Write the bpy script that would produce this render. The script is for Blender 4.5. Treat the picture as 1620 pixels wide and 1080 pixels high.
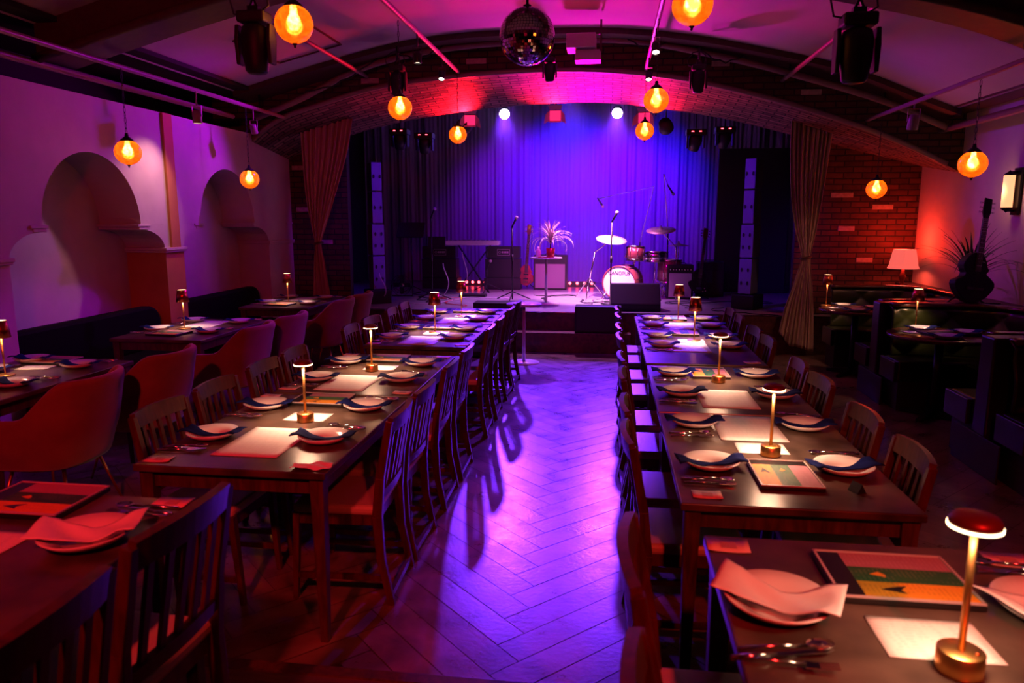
import bpy, math, random
from math import sin, cos, pi, sqrt, radians as RD
from mathutils import Vector, Matrix, Euler
random.seed(7)
for o in list(bpy.data.objects): bpy.data.objects.remove(o)
SC = bpy.context.scene
COL = SC.collection
# ------------------------------------------------------------------ camera
cam_d = bpy.data.cameras.new('camera'); cam = bpy.data.objects.new('camera', cam_d); COL.objects.link(cam)
F_PX = 1150.0
cam_d.sensor_width = 36; cam_d.lens = F_PX/1620*36; cam_d.clip_start = .05; cam_d.clip_end = 60
_p = math.atan2(540-345, F_PX)
_d = Vector(((965-810)/F_PX, (345-540)/F_PX*-1*-1, 1)).normalized()
_up = Vector((0, -cos(_p), -sin(_p)))
_d = (_d-_up*_d.dot(_up)).normalized(); _dx = _d.cross(_up)
# rows: world axes expressed in camera (x right, y down, z forward)
_R = Matrix((_dx, _d, _up))                       # cam -> world
_M = _R @ Matrix(((1,0,0),(0,-1,0),(0,0,-1)))
cam.matrix_world = Matrix.Translation((0,0,1.73)) @ _M.to_4x4()
cam_d.dof.use_dof = True; cam_d.dof.focus_distance = 8.0; cam_d.dof.aperture_fstop = 4.0
SC.camera = cam
# ------------------------------------------------------------------ render look
SC.view_settings.view_transform = 'Standard'; SC.view_settings.look = 'None'
SC.view_settings.exposure = 0.0; SC.view_settings.gamma = 1.0
try: SC.view_settings.use_curve_mapping = False
except Exception: pass
SC.cycles.max_bounces = 6; SC.cycles.diffuse_bounces = 1; SC.cycles.glossy_bounces = 2; SC.cycles.transmission_bounces = 4
SC.cycles.transparent_max_bounces = 8; SC.cycles.volume_bounces = 0
SC.cycles.sample_clamp_indirect = 4.0; SC.cycles.use_denoising = True
SC.cycles.caustics_reflective = False; SC.cycles.caustics_refractive = False
W = bpy.data.worlds.new('world'); SC.world = W; W.use_nodes = True
W.node_tree.nodes['Background'].inputs[0].default_value = (.5, .06, .25, 1)
W.node_tree.nodes['Background'].inputs[1].default_value = .003
# ------------------------------------------------------------------ lights of the room, plus added red fill
def lamp(name, kind, loc, col, power, aim=None, size=.05, angle=60, blend=.5, shape=None):
    d = bpy.data.lights.new(name, kind); d.color = col; d.energy = power
    if kind != 'AREA': d.shadow_soft_size = size
    else: d.size = size
    if kind == 'SPOT': d.spot_size = RD(angle); d.spot_blend = blend
    o = bpy.data.objects.new(name, d); COL.objects.link(o); o.location = loc
    if aim is not None:
        o.rotation_euler = (Vector(aim)-Vector(loc)).to_track_quat('-Z', 'Y').to_euler()
    return o
VIO = (.20, .0, 1.0); PUR = (.38, .0, 1.0); MAG = (1.0, .0, .62); RED = (1.0, .015, .02)
lamp('stage_beam', 'SPOT', (-1.74,12.05,3.40), (.16,.022,1), 2700, (-.76,6.8,0), .07, 31, .5)
lamp('stage_beam', 'SPOT', (.08,12.05,3.38), (.16,.022,1), 2700, (-.13,6.8,0), .07, 31, .5)
lamp('backdrop_wash', 'SPOT', (-1.74,12.3,3.55), (.22,.0,1), 560, (-1.6,14.1,1.9), .10, 82, 1)
lamp('backdrop_wash', 'SPOT', (.08,12.3,3.55), (.28,.0,1), 760, (.05,14.1,1.9), .10, 82, 1)
lamp('backdrop_wash', 'SPOT', (-.8,12.3,3.8), (.01,.0,1), 700, (-.75,14.1,2.4), .12, 76, 1)
lamp('backdrop_wash', 'SPOT', (.9,12.3,3.6), (.01,.0,1), 420, (.80,14.1,2.4), .12, 64, 1)
lamp('stage_blue', 'SPOT', (-.70,8.45,3.20), (.10,.0,1), 110, (-.7,10.9,.5), .05, 95, .9)
lamp('stage_blue', 'SPOT', (-.70,8.45,3.20), (.10,.0,1), 330, (-3.45,10.5,1.7), .05, 34, .7)
lamp('stage_blue', 'SPOT', (-.70,8.45,3.20), (.10,.0,1), 330, (1.94,10.5,1.7), .05, 34, .7)
lamp('stage_magenta', 'SPOT', (-.4,10.0,3.2), (1,.0,.62), 420, (-.5,12.2,.2), .08, 62, .9)
lamp('stage_top', 'SPOT', (-.6,11.2,3.75), (.75,.22,1), 1100, (-.7,10.9,.5), .06, 75, .9)
lamp('stage_pale', 'SPOT', (-.05,10.1,3.35), (1,.42,.80), 1900, (-.25,11.3,.6), .05, 40, .9)
lamp('arch_magenta', 'SPOT', (-.4,10.7,2.2), (.95,.0,.60), 620, (-.25,8.0,3.8), .10, 74, 1)
lamp('arch_red', 'SPOT', (-1.96,10.05,2.98), (1,.006,.02), 260, (-2.15,9.65,3.4), .06, 120, .9)
lamp('arch_red', 'SPOT', (-.77,10.05,3.02), (1,.006,.03), 200, (-.77,9.65,3.5), .06, 120, .9)
lamp('arch_red', 'SPOT', (.43,10.05,2.96), (1,.006,.08), 190, (.6,9.65,3.4), .06, 120, .9)
lamp('wall_purple', 'SPOT', (-3.1,8.2,3.15), (.40,.0,1), 100, (-4.7,6.3,1.3), .04, 100, .6)
lamp('wall_purple', 'SPOT', (.90,8.25,3.0), (.34,.0,1), 60, (3.9,6.9,1.7), .05, 70, .6)
lamp('chair_purple', 'SPOT', (.85,8.2,2.95), (.36,.0,1), 260, (-2.9,6.2,.45), .05, 34, .4)
lamp('red_fill', 'SPOT', (-1.0,-.6,3.1), (1,.006,.06), 170, (-3.6,5.0,1.4), .10, 92, .9)  # unseen red fill spots, added behind the camera
lamp('red_fill', 'SPOT', (-1.0,-.6,3.1), (1,.03,.022), 250, (-1.9,1.9,.9), .08, 62, .9)
lamp('red_fill', 'SPOT', (1.0,-.6,3.1), (1,.02,.018), 340, (.7,1.9,.9), .08, 60, .9)
lamp('track_light', 'SPOT', (-3.99,6.85,2.62), (1,.40,.42), 30, (-4.45,6.62,1.9), .03, 85, .9)
lamp('curtain_light', 'SPOT', (2.80,7.45,2.52), (1,.40,.27), 26, (2.40,9.4,.8), .04, 50, .9)
# ------------------------------------------------------------------ materials
MT = {}
def nodes(m): m.use_nodes = True; return m.node_tree.nodes, m.node_tree.links
def mat(name, col, rough=.5, metal=0, noise=0, nscale=20, bump=0, bscale=60, coat=0, emit=None, estr=0, sheen=0, spec=.5):
    if name in MT: return MT[name]
    m = bpy.data.materials.new(name); N, L = nodes(m); b = N['Principled BSDF']
    b.inputs['Base Color'].default_value = (*col, 1); b.inputs['Roughness'].default_value = rough
    b.inputs['Metallic'].default_value = metal; b.inputs['Coat Weight'].default_value = coat
    b.inputs['Specular IOR Level'].default_value = spec
    if sheen: b.inputs['Sheen Weight'].default_value = sheen
    if emit: b.inputs['Emission Color'].default_value = (*emit, 1); b.inputs['Emission Strength'].default_value = estr
    tc = N.new('ShaderNodeTexCoord')
    if noise:
        n = N.new('ShaderNodeTexNoise'); n.inputs['Scale'].default_value = nscale; n.inputs['Detail'].default_value = 6
        r = N.new('ShaderNodeValToRGB'); L.new(tc.outputs['Object'], n.inputs['Vector']); L.new(n.outputs['Fac'], r.inputs['Fac'])
        r.color_ramp.elements[0].position = .3; r.color_ramp.elements[1].position = .7
        r.color_ramp.elements[0].color = (*[c*(1-noise) for c in col], 1); r.color_ramp.elements[1].color = (*[min(1, c*(1+noise)) for c in col], 1)
        L.new(r.outputs['Color'], b.inputs['Base Color'])
    if bump:
        n2 = N.new('ShaderNodeTexNoise'); n2.inputs['Scale'].default_value = bscale; n2.inputs['Detail'].default_value = 4
        bp = N.new('ShaderNodeBump'); bp.inputs['Strength'].default_value = bump; bp.inputs['Distance'].default_value = .01
        L.new(tc.outputs['Object'], n2.inputs['Vector']); L.new(n2.outputs['Fac'], bp.inputs['Height']); L.new(bp.outputs['Normal'], b.inputs['Normal'])
    MT[name] = m; return m
def wood(name, col, rough=.35, coat=.3, scale=(1,14,1), spec=.5):
    m = mat(name, col, rough, coat=coat, spec=spec); N, L = nodes(m); b = N['Principled BSDF']
    tc = [n for n in N if n.type == 'TEX_COORD'][0]; mp = N.new('ShaderNodeMapping'); mp.inputs['Scale'].default_value = scale
    n = N.new('ShaderNodeTexNoise'); n.inputs['Scale'].default_value = 5; n.inputs['Detail'].default_value = 8; n.inputs['Distortion'].default_value = .6
    r = N.new('ShaderNodeValToRGB'); r.color_ramp.elements[0].position = .3; r.color_ramp.elements[1].position = .75
    r.color_ramp.elements[0].color = (*[c*.45 for c in col], 1); r.color_ramp.elements[1].color = (*[min(1, c*1.5) for c in col], 1)
    L.new(tc.outputs['Object'], mp.inputs['Vector']); L.new(mp.outputs['Vector'], n.inputs['Vector']); L.new(n.outputs['Fac'], r.inputs['Fac']); L.new(r.outputs['Color'], b.inputs['Base Color'])
    return m
def brick(name, c1, c2, mortar, rough=.7, light=(.6,.45,.38), lightamt=.03):
    m = mat(name, c1, rough); N, L = nodes(m); b = N['Principled BSDF']
    uv = N.new('ShaderNodeUVMap'); t = N.new('ShaderNodeTexBrick')
    t.inputs['Scale'].default_value = 1; t.inputs['Brick Width'].default_value = .225; t.inputs['Row Height'].default_value = .072
    t.inputs['Mortar Size'].default_value = .009; t.inputs['Mortar Smooth'].default_value = .3; t.inputs['Bias'].default_value = -.1
    t.inputs['Color1'].default_value = (*c1, 1); t.inputs['Color2'].default_value = (*c2, 1); t.inputs['Mortar'].default_value = (*mortar, 1)
    n = N.new('ShaderNodeTexNoise'); n.inputs['Scale'].default_value = 9; n.inputs['Detail'].default_value = 6
    L.new(uv.outputs['UV'], n.inputs['Vector'])
    dist = N.new('ShaderNodeVectorMath'); dist.operation = 'MULTIPLY_ADD'; dist.inputs[1].default_value = (.006,.012,0)
    L.new(n.outputs['Color'], dist.inputs[0]); L.new(uv.outputs['UV'], dist.inputs[2]); L.new(dist.outputs[0], t.inputs['Vector'])
    mix = N.new('ShaderNodeMixRGB'); mix.blend_type = 'MULTIPLY'; mix.inputs['Fac'].default_value = .6
    r = N.new('ShaderNodeValToRGB'); r.color_ramp.elements[0].position = .3; r.color_ramp.elements[0].color = (.35,.35,.35,1); r.color_ramp.elements[1].color = (1.3,1.3,1.3,1)
    L.new(n.outputs['Fac'], r.inputs['Fac']); L.new(t.outputs['Color'], mix.inputs[1]); L.new(r.outputs['Color'], mix.inputs[2])
    L.new(mix.outputs[0], b.inputs['Base Color'])
    bp = N.new('ShaderNodeBump'); bp.inputs['Strength'].default_value = .8; bp.inputs['Distance'].default_value = .02
    mm = N.new('ShaderNodeMath'); mm.operation = 'MULTIPLY_ADD'; mm.inputs[1].default_value = -1.2; L.new(t.outputs['Fac'], mm.inputs[0]); L.new(n.outputs['Fac'], mm.inputs[2])
    L.new(mm.outputs[0], bp.inputs['Height']); L.new(bp.outputs['Normal'], b.inputs['Normal'])
    return m
def emis(name, col, s):
    if name in MT: return MT[name]
    m = bpy.data.materials.new(name); N, L = nodes(m); N.clear()
    o = N.new('ShaderNodeOutputMaterial'); e = N.new('ShaderNodeEmission'); e.inputs[0].default_value = (*col, 1); e.inputs[1].default_value = s
    L.new(e.outputs[0], o.inputs[0]); MT[name] = m; return m
def amber_glass():
    m = bpy.data.materials.new('crackle_amber_glass'); N, L = nodes(m); N.clear()
    o = N.new('ShaderNodeOutputMaterial'); tc = N.new('ShaderNodeTexCoord')
    v = N.new('ShaderNodeTexVoronoi'); v.feature = 'DISTANCE_TO_EDGE'; v.inputs['Scale'].default_value = 70
    n = N.new('ShaderNodeTexNoise'); n.inputs['Scale'].default_value = 22; n.inputs['Detail'].default_value = 3
    L.new(tc.outputs['Object'], v.inputs['Vector']); L.new(tc.outputs['Object'], n.inputs['Vector'])
    r = N.new('ShaderNodeValToRGB'); r.color_ramp.elements[0].position = 0; r.color_ramp.elements[1].position = .12
    r.color_ramp.elements[0].color = (.9,.10,.004,1); r.color_ramp.elements[1].color = (1,.20,.008,1)
    L.new(v.outputs['Distance'], r.inputs['Fac'])
    tl = N.new('ShaderNodeBsdfTranslucent'); L.new(r.outputs['Color'], tl.inputs['Color'])
    tr = N.new('ShaderNodeBsdfTransparent'); lw = N.new('ShaderNodeLayerWeight'); lw.inputs[0].default_value = .35; cr = N.new('ShaderNodeValToRGB'); cr.color_ramp.elements[0].color = (1,.55,.16,1); cr.color_ramp.elements[1].color = (.55,.10,.01,1); L.new(lw.outputs['Facing'], cr.inputs[0]); L.new(cr.outputs[0], tr.inputs[0])
    gl = N.new('ShaderNodeBsdfGlossy'); gl.inputs['Roughness'].default_value = .15; gl.inputs['Color'].default_value = (.9,.9,.9,1)
    bp = N.new('ShaderNodeBump'); bp.inputs['Strength'].default_value = .35; bp.inputs['Distance'].default_value = .002
    L.new(v.outputs['Distance'], bp.inputs['Height']); L.new(bp.outputs[0], gl.inputs['Normal']); L.new(bp.outputs[0], tl.inputs['Normal'])
    m1 = N.new('ShaderNodeMixShader'); m2 = N.new('ShaderNodeMixShader'); m2.inputs[0].default_value = .08
    mr = N.new('ShaderNodeMapRange'); mr.inputs[1].default_value = .35; mr.inputs[2].default_value = .65; mr.inputs[3].default_value = .60; mr.inputs[4].default_value = .80
    L.new(n.outputs['Fac'], mr.inputs[0]); L.new(mr.outputs[0], m1.inputs[0])
    rf = N.new('ShaderNodeBsdfRefraction'); rf.inputs['Roughness'].default_value = .42; rf.inputs['IOR'].default_value = 1.12; nr = N.new('ShaderNodeValToRGB'); nr.color_ramp.elements[0].position = .42; nr.color_ramp.elements[1].position = .58; nr.color_ramp.elements[0].color = (.45,.32,.2,1); L.new(n.outputs['Fac'], nr.inputs[0]); mu = N.new('ShaderNodeMixRGB'); mu.blend_type = 'MULTIPLY'; mu.inputs[0].default_value = 1; L.new(cr.outputs[0], mu.inputs[1]); L.new(nr.outputs[0], mu.inputs[2]); L.new(mu.outputs[0], rf.inputs['Color']); L.new(bp.outputs[0], rf.inputs['Normal']); m0 = N.new('ShaderNodeMixShader'); m0.inputs[0].default_value = .9; L.new(tr.outputs[0], m0.inputs[1]); L.new(rf.outputs[0], m0.inputs[2])
    L.new(tl.outputs[0], m1.inputs[1]); L.new(m0.outputs[0], m1.inputs[2]); L.new(m1.outputs[0], m2.inputs[1]); L.new(gl.outputs[0], m2.inputs[2]); L.new(m2.outputs[0], o.inputs[0])
    MT['amber'] = m; return m
def stripes(name, col, ink, rows=60., amt=.5, scalex=9):
    m = mat(name, col, .6); N, L = nodes(m); b = N['Principled BSDF']; tc = [n for n in N if n.type == 'TEX_COORD'][0]
    w = N.new('ShaderNodeTexWave'); w.bands_direction = 'Y'; w.inputs['Scale'].default_value = rows; w.inputs['Distortion'].default_value = 0
    mp = N.new('ShaderNodeMapping'); mp.inputs['Scale'].default_value = (60, 14, 1); n = N.new('ShaderNodeTexNoise'); n.inputs['Scale'].default_value = 1.; n.inputs['Detail'].default_value = 2
    L.new(tc.outputs['Object'], w.inputs['Vector']); L.new(tc.outputs['Object'], mp.inputs['Vector']); L.new(mp.outputs[0], n.inputs['Vector'])
    g = N.new('ShaderNodeMath'); g.operation = 'GREATER_THAN'; g.inputs[1].default_value = .62
    g2 = N.new('ShaderNodeMath'); g2.operation = 'GREATER_THAN'; g2.inputs[1].default_value = .5; k = N.new('ShaderNodeMath'); k.operation = 'MULTIPLY'; k2 = N.new('ShaderNodeMath'); k2.operation = 'MULTIPLY'; k2.inputs[1].default_value = amt
    L.new(w.outputs['Fac'], g.inputs[0]); L.new(n.outputs['Fac'], g2.inputs[0]); L.new(g.outputs[0], k.inputs[0]); L.new(g2.outputs[0], k.inputs[1]); L.new(k.outputs[0], k2.inputs[0])
    mx = N.new('ShaderNodeMixRGB'); mx.inputs[1].default_value = (*col, 1); mx.inputs[2].default_value = (*ink, 1); L.new(k2.outputs[0], mx.inputs[0]); L.new(mx.outputs[0], b.inputs['Base Color'])
    return m
M_chair = wood('mahogany_chair', (.075,.014,.008), .36, .0, (6,6,1.5))
M_pad = mat('cream_vinyl', (.50,.44,.26), .35, bump=.1)
M_table = mat('stone_tabletop', (.085,.055,.04), .28, noise=.6, nscale=6, bump=.04, bscale=30)
M_frame = wood('dark_table_wood', (.075,.03,.018), .4, .1, (8,8,1.5))
M_floor = wood('oak_floor', (.16,.105,.08), .34, 0, (1,1,1), .6)
M_plat = wood('platform_boards', (.10,.05,.03), .45, .1, (1,12,1))
M_brick = brick('dark_brick', (.16,.045,.025), (.07,.02,.014), (.018,.012,.010))
M_brick2 = brick('arch_brick', (.36,.20,.15), (.12,.06,.045), (.012,.008,.007))
M_plaster = mat('plaster', (.66,.58,.52), .75, noise=.08, nscale=3, bump=.15, bscale=25)
M_orangelit = mat('orange_lit_plaster', (.60,.26,.07), .7, noise=.1, nscale=4, bump=.1)  # orange light on one pier, painted into its base colour
M_ceil = mat('ceiling_plaster', (.60,.54,.50), .8, noise=.05, nscale=2)
M_rib = mat('brown_beam', (.075,.035,.025), .5, noise=.2)
M_pipe = mat('cream_pipe', (.26,.18,.15), .4, noise=.05)
M_black = mat('matt_black', (.008,.008,.009), .6, bump=.05)
M_blackg = mat('black_gloss', (.010,.009,.010), .5, spec=.3)
M_blackm = mat('black_metal', (.02,.02,.022), .35, .6)
M_void = mat('black_masking', (.006,.005,.006), .9)
M_brass = mat('brushed_brass', (.78,.42,.13), .32, 1)
M_copper = mat('copper_shade', (.55,.16,.05), .28, 1)
M_redm = mat('oxblood_metal', (.16,.03,.015), .4, .5)
M_chrome = mat('chrome', (.75,.72,.7), .15, 1)
M_steel = mat('polished_steel', (.8,.76,.7), .14, 1)
M_velvet = mat('brown_velvet', (.22,.065,.03), .75, noise=.15, nscale=8, bump=.1, bscale=120, sheen=.6)
M_bench = mat('black_leatherette', (.004,.003,.003), .7, spec=.08)
M_green = mat('green_leather', (.020,.026,.006), .30, noise=.2, nscale=6)
M_curtain = mat('beige_drape', (.55,.34,.25), .8, bump=.1)
M_back = mat('backdrop_cloth', (.34,.32,.42), .9)
M_stage = mat('grey_stage_vinyl', (.30,.28,.30), .3, noise=.2, nscale=5)
M_riser = wood('riser_wood', (.10,.03,.02), .5, .1, (3,3,3))
M_china = mat('white_china', (.80,.76,.72), .12, coat=.3)
M_navy = mat('navy_napkin', (.006,.012,.10), .9, bump=.1, spec=.1)
M_white = mat('white_napkin', (.85,.80,.78), .85, bump=.15, bscale=40)
M_paper = stripes('printed_sheet', (.80,.74,.70), (.5,.45,.42), 22, .22)
M_paper2 = stripes('printed_note', (.84,.78,.74), (.45,.4,.4), 30, .35)
M_card = mat('table_card', (.80,.45,.42), .6)
M_cardsq = mat('table_card_panel', (.55,.28,.26), .6)
M_mblack = mat('menu_black', (.012,.010,.010), .3); M_mor = stripes('menu_orange', (.80,.33,.02), (.4,.15,.02), 30, .35); M_mgr = stripes('menu_green', (.02,.12,.03), (.3,.3,.15), 30, .25); M_mmv = stripes('menu_mauve', (.42,.16,.20), (.55,.26,.30), 30, .4)
M_mframe = mat('menu_frame', (.55,.42,.40), .3)
M_amber = amber_glass()
M_bulb = emis('bulb_glow', (1,.58,.20), 45)
M_led = emis('led_warm', (1,.70,.38), 7)
M_ledtop = emis('led_warm_top', (1,.62,.28), 5)
M_beam = emis('lens_violet', (.55,.35,1), 60)
M_redled = emis('led_red', (1,.04,.06), 16)
M_redglow = emis('red_gel', (1,.02,.14), 1.3); M_pinkglow = emis('pink_barn_door', (1,.35,.5), 2.2)
M_warmlens = emis('warm_lens', (1,.85,.65), 9)
M_green_leaf = mat('plant_leaf', (.05,.12,.04), .45)
M_pale_leaf = mat('pale_leaf', (.85,.82,.6), .5)
M_red_paint = mat('red_pot', (.55,.03,.04), .4)
M_guit = wood('guitar_body', (.12,.025,.015), .25, .5)
M_shade = mat('pink_lampshade', (.8,.45,.40), .8, emit=(1,.13,.10), estr=.9)
M_sconce = mat('sconce_glass', (.9,.7,.5), .5, emit=(1,.40,.17), estr=1.5)
M_tabround = wood('red_round_table', (.12,.028,.016), .22, .3)
M_grille = mat('silver_grille', (.45,.42,.42), .6, bump=.5, bscale=300)
M_drum = mat('drum_shell', (.30,.06,.08), .25, coat=.5); M_head = mat('drum_head', (.85,.82,.85), .5)
M_cym = mat('cymbal_bronze', (.9,.7,.5), .45, .45)
M_box = mat('painted_panel', (.02,.012,.02), .5); M_whitep = mat('white_enamel', (.7,.66,.68), .35)
M_ball_mirror = mat('mirror_tile', (.75,.7,.68), .06, 1)
M_woodfret = wood('fretboard', (.06,.03,.02), .4, .1)
# ------------------------------------------------------------------ mesh helper
class MB:
    def __init__(s): s.v = []; s.f = []; s.mi = []; s.m = 0; s.uv = {}; s.sm = []; s.smooth = False
    def _add(s, vs, fs, T=None):
        b = len(s.v)
        for p in vs:
            p = Vector(p); s.v.append(T @ p if T is not None else p)
        for f in fs: s.f.append([b+i for i in f]); s.mi.append(s.m); s.sm.append(s.smooth)
        return b
    def box(s, c, d, rot=None, taper=1.0):
        x, y, z = d[0]/2, d[1]/2, d[2]/2; t = taper
        vs = [(-x*t,-y*t,-z),(x*t,-y*t,-z),(x*t,y*t,-z),(-x*t,y*t,-z),(-x,-y,z),(x,-y,z),(x,y,z),(-x,y,z)]
        T = Matrix.Translation(c)
        if rot is not None: T = T @ (Euler(rot).to_matrix().to_4x4() if not isinstance(rot, Matrix) else rot)
        s._add(vs, [(0,3,2,1),(4,5,6,7),(0,1,5,4),(1,2,6,5),(2,3,7,6),(3,0,4,7)], T); return s
    def b3(s, x0, x1, y0, y1, z0, z1): return s.box(((x0+x1)/2,(y0+y1)/2,(z0+z1)/2), (x1-x0,y1-y0,z1-z0))
    def bar(s, p0, p1, w, h=None, w1=None, h1=None, up=(0,0,1)):
        h = h or w; w1 = w1 or w; h1 = h1 or h; p0 = Vector(p0); p1 = Vector(p1); d = (p1-p0).normalized(); up = Vector(up)
        if abs(d.dot(up)) > .98: up = Vector((0,1,0))
        a = d.cross(up).normalized(); b = a.cross(d)
        vs = []
        for p, ww, hh in ((p0,w,h),(p1,w1,h1)):
            vs += [p-a*ww/2-b*hh/2, p+a*ww/2-b*hh/2, p+a*ww/2+b*hh/2, p-a*ww/2+b*hh/2]
        s._add(vs, [(0,1,2,3),(7,6,5,4),(0,4,5,1),(1,5,6,2),(2,6,7,3),(3,7,4,0)]); return s
    def tube(s, pts, r, n=8, cap=True):
        pts = [Vector(p) for p in pts]; k = len(pts); rs = r if isinstance(r, (list, tuple)) else [r]*k
        rings = []; prev = None; sv = s.smooth; s.smooth = True
        for i, p in enumerate(pts):
            d = (pts[min(i+1,k-1)]-pts[max(i-1,0)]).normalized()
            if prev is None:
                a = d.cross(Vector((0,0,1)) if abs(d.z) < .9 else Vector((1,0,0))).normalized()
            else: a = (prev-d*prev.dot(d)).normalized()
            prev = a; b = d.cross(a)
            rings.append([p+(a*cos(2*pi*j/n)+b*sin(2*pi*j/n))*rs[i] for j in range(n)])
        base = len(s.v)
        for R in rings: s._add(R, [])
        for i in range(k-1):
            for j in range(n):
                s.f.append([base+i*n+j, base+i*n+(j+1)%n, base+(i+1)*n+(j+1)%n, base+(i+1)*n+j]); s.mi.append(s.m); s.sm.append(True)
        if cap:
            s.f.append([base+j for j in range(n)][::-1]); s.mi.append(s.m); s.sm.append(False)
            s.f.append([base+(k-1)*n+j for j in range(n)]); s.mi.append(s.m); s.sm.append(False)
        s.smooth = sv; return s
    def lathe(s, prof, c=(0,0,0), n=24, T=None, close=False):
        base = len(s.v); TT = Matrix.Translation(c) if T is None else T
        for r, z in prof:
            for j in range(n): s.v.append(TT @ Vector((r*cos(2*pi*j/n), r*sin(2*pi*j/n), z)))
        for i in range(len(prof)-1):
            for j in range(n):
                s.f.append([base+i*n+j, base+i*n+(j+1)%n, base+(i+1)*n+(j+1)%n, base+(i+1)*n+j]); s.mi.append(s.m); s.sm.append(True)
        for i, fl in ((0, True), (len(prof)-1, False)):
            if prof[i][0] > 1e-4 and not close:
                f = [base+i*n+j for j in range(n)]; s.f.append(f[::-1] if fl else f); s.mi.append(s.m); s.sm.append(False)
        return s
    def prism(s, poly, h, T=None):
        n = len(poly); vs = [(x,y,0) for x,y in poly]+[(x,y,h) for x,y in poly]
        s._add(vs, [list(range(n))[::-1], [n+i for i in range(n)]]+[(i,(i+1)%n,n+(i+1)%n,n+i) for i in range(n)], T); return s
    def surf(s, fn, nu, nv, uvf=None, T=None):
        base = len(s.v)
        for i in range(nu+1):
            for j in range(nv+1):
                p = Vector(fn(i/nu, j/nv)); s.v.append(T @ p if T is not None else p)
                if uvf: s.uv[len(s.v)-1] = uvf(i/nu, j/nv)
        for i in range(nu):
            for j in range(nv):
                a = base+i*(nv+1)+j; s.f.append([a, a+nv+1, a+nv+2, a+1]); s.mi.append(s.m); s.sm.append(True)
        return s
    def build(s, name, mats, parent=None, bevel=0, solid=0, sub=0, loc=None, rz=0, smooth=False, label=None, flat=False):
        me = bpy.data.meshes.new(name); me.from_pydata([tuple(p) for p in s.v], [], s.f)
        if not isinstance(mats, (list, tuple)): mats = [mats]
        for m in mats: me.materials.append(m)
        me.polygons.foreach_set('material_index', s.mi)
        me.polygons.foreach_set('use_smooth', [bool((x or smooth) and not flat) for x in s.sm])
        if s.uv:
            ul = me.uv_layers.new(name='UVMap')
            for lp in me.loops: ul.data[lp.index].uv = s.uv.get(lp.vertex_index, (0,0))
        me.update()
        o = bpy.data.objects.new(name, me); COL.objects.link(o)
        if parent: o.parent = parent
        if loc: o.location = loc
        if rz: o.rotation_euler = (0,0,rz)
        if solid:
            q = o.modifiers.new('s', 'SOLIDIFY'); q.thickness = solid; q.offset = 0
        if bevel:
            q = o.modifiers.new('b', 'BEVEL'); q.width = bevel; q.segments = 2; q.limit_method = 'ANGLE'
        if sub:
            q = o.modifiers.new('d', 'SUBSURF'); q.levels = sub; q.render_levels = sub
        if label: o['label'] = label
        return o
def tag(o, label, cat, group=None, kind=None):
    if label: o['label'] = label
    if cat: o['category'] = cat
    if group: o['group'] = group
    if kind: o['kind'] = kind
    return o
def thing(name, label, cat, loc=(0,0,0), rz=0, group=None):
    o = bpy.data.objects.new(name, None); COL.objects.link(o); o.location = loc; o.rotation_euler = (0,0,rz); o.empty_display_size = .1
    return tag(o, label, cat, group)
def struct(o): o['kind'] = 'structure'; return o
_used = set()
def dup(root, loc, rz, label, group=None):
    if root.name not in _used:
        _used.add(root.name); r = root
    else:
        r = root.copy(); COL.objects.link(r)
        for ch in list(root.children):
            c = ch.copy(); COL.objects.link(c); c.parent = r
            for g in ch.children:
                d = g.copy(); COL.objects.link(d); d.parent = c
    r.location = loc; r.rotation_euler = (0,0,rz); r['label'] = label
    if group: r['group'] = group
    return r
def interp(P, x):
    if x <= P[0][0]: return P[0][1]+(x-P[0][0])*(P[1][1]-P[0][1])/(P[1][0]-P[0][0])
    for (a,b),(c,d) in zip(P, P[1:]):
        if x <= c:
            i = P.index((a,b)); t = (x-a)/(c-a)
            p0 = P[i-1] if i else (2*a-c, 2*b-d); p3 = P[i+2] if i+2 < len(P) else (2*c-a, 2*d-b)
            m1 = (d-p0[1])/(c-p0[0])*(c-a); m2 = (p3[1]-b)/(p3[0]-a)*(c-a)
            return (2*t**3-3*t*t+1)*b+(t**3-2*t*t+t)*m1+(-2*t**3+3*t*t)*d+(t**3-t*t)*m2
    a, b = P[-2]; c, d = P[-1]; return d+(x-c)*(d-b)/(c-a)
# ------------------------------------------------------------------ shell
XL, XR = -4.45, 3.85; STZ = .49; SY = 9.6; PZ = .16; PY0 = 2.25
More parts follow.
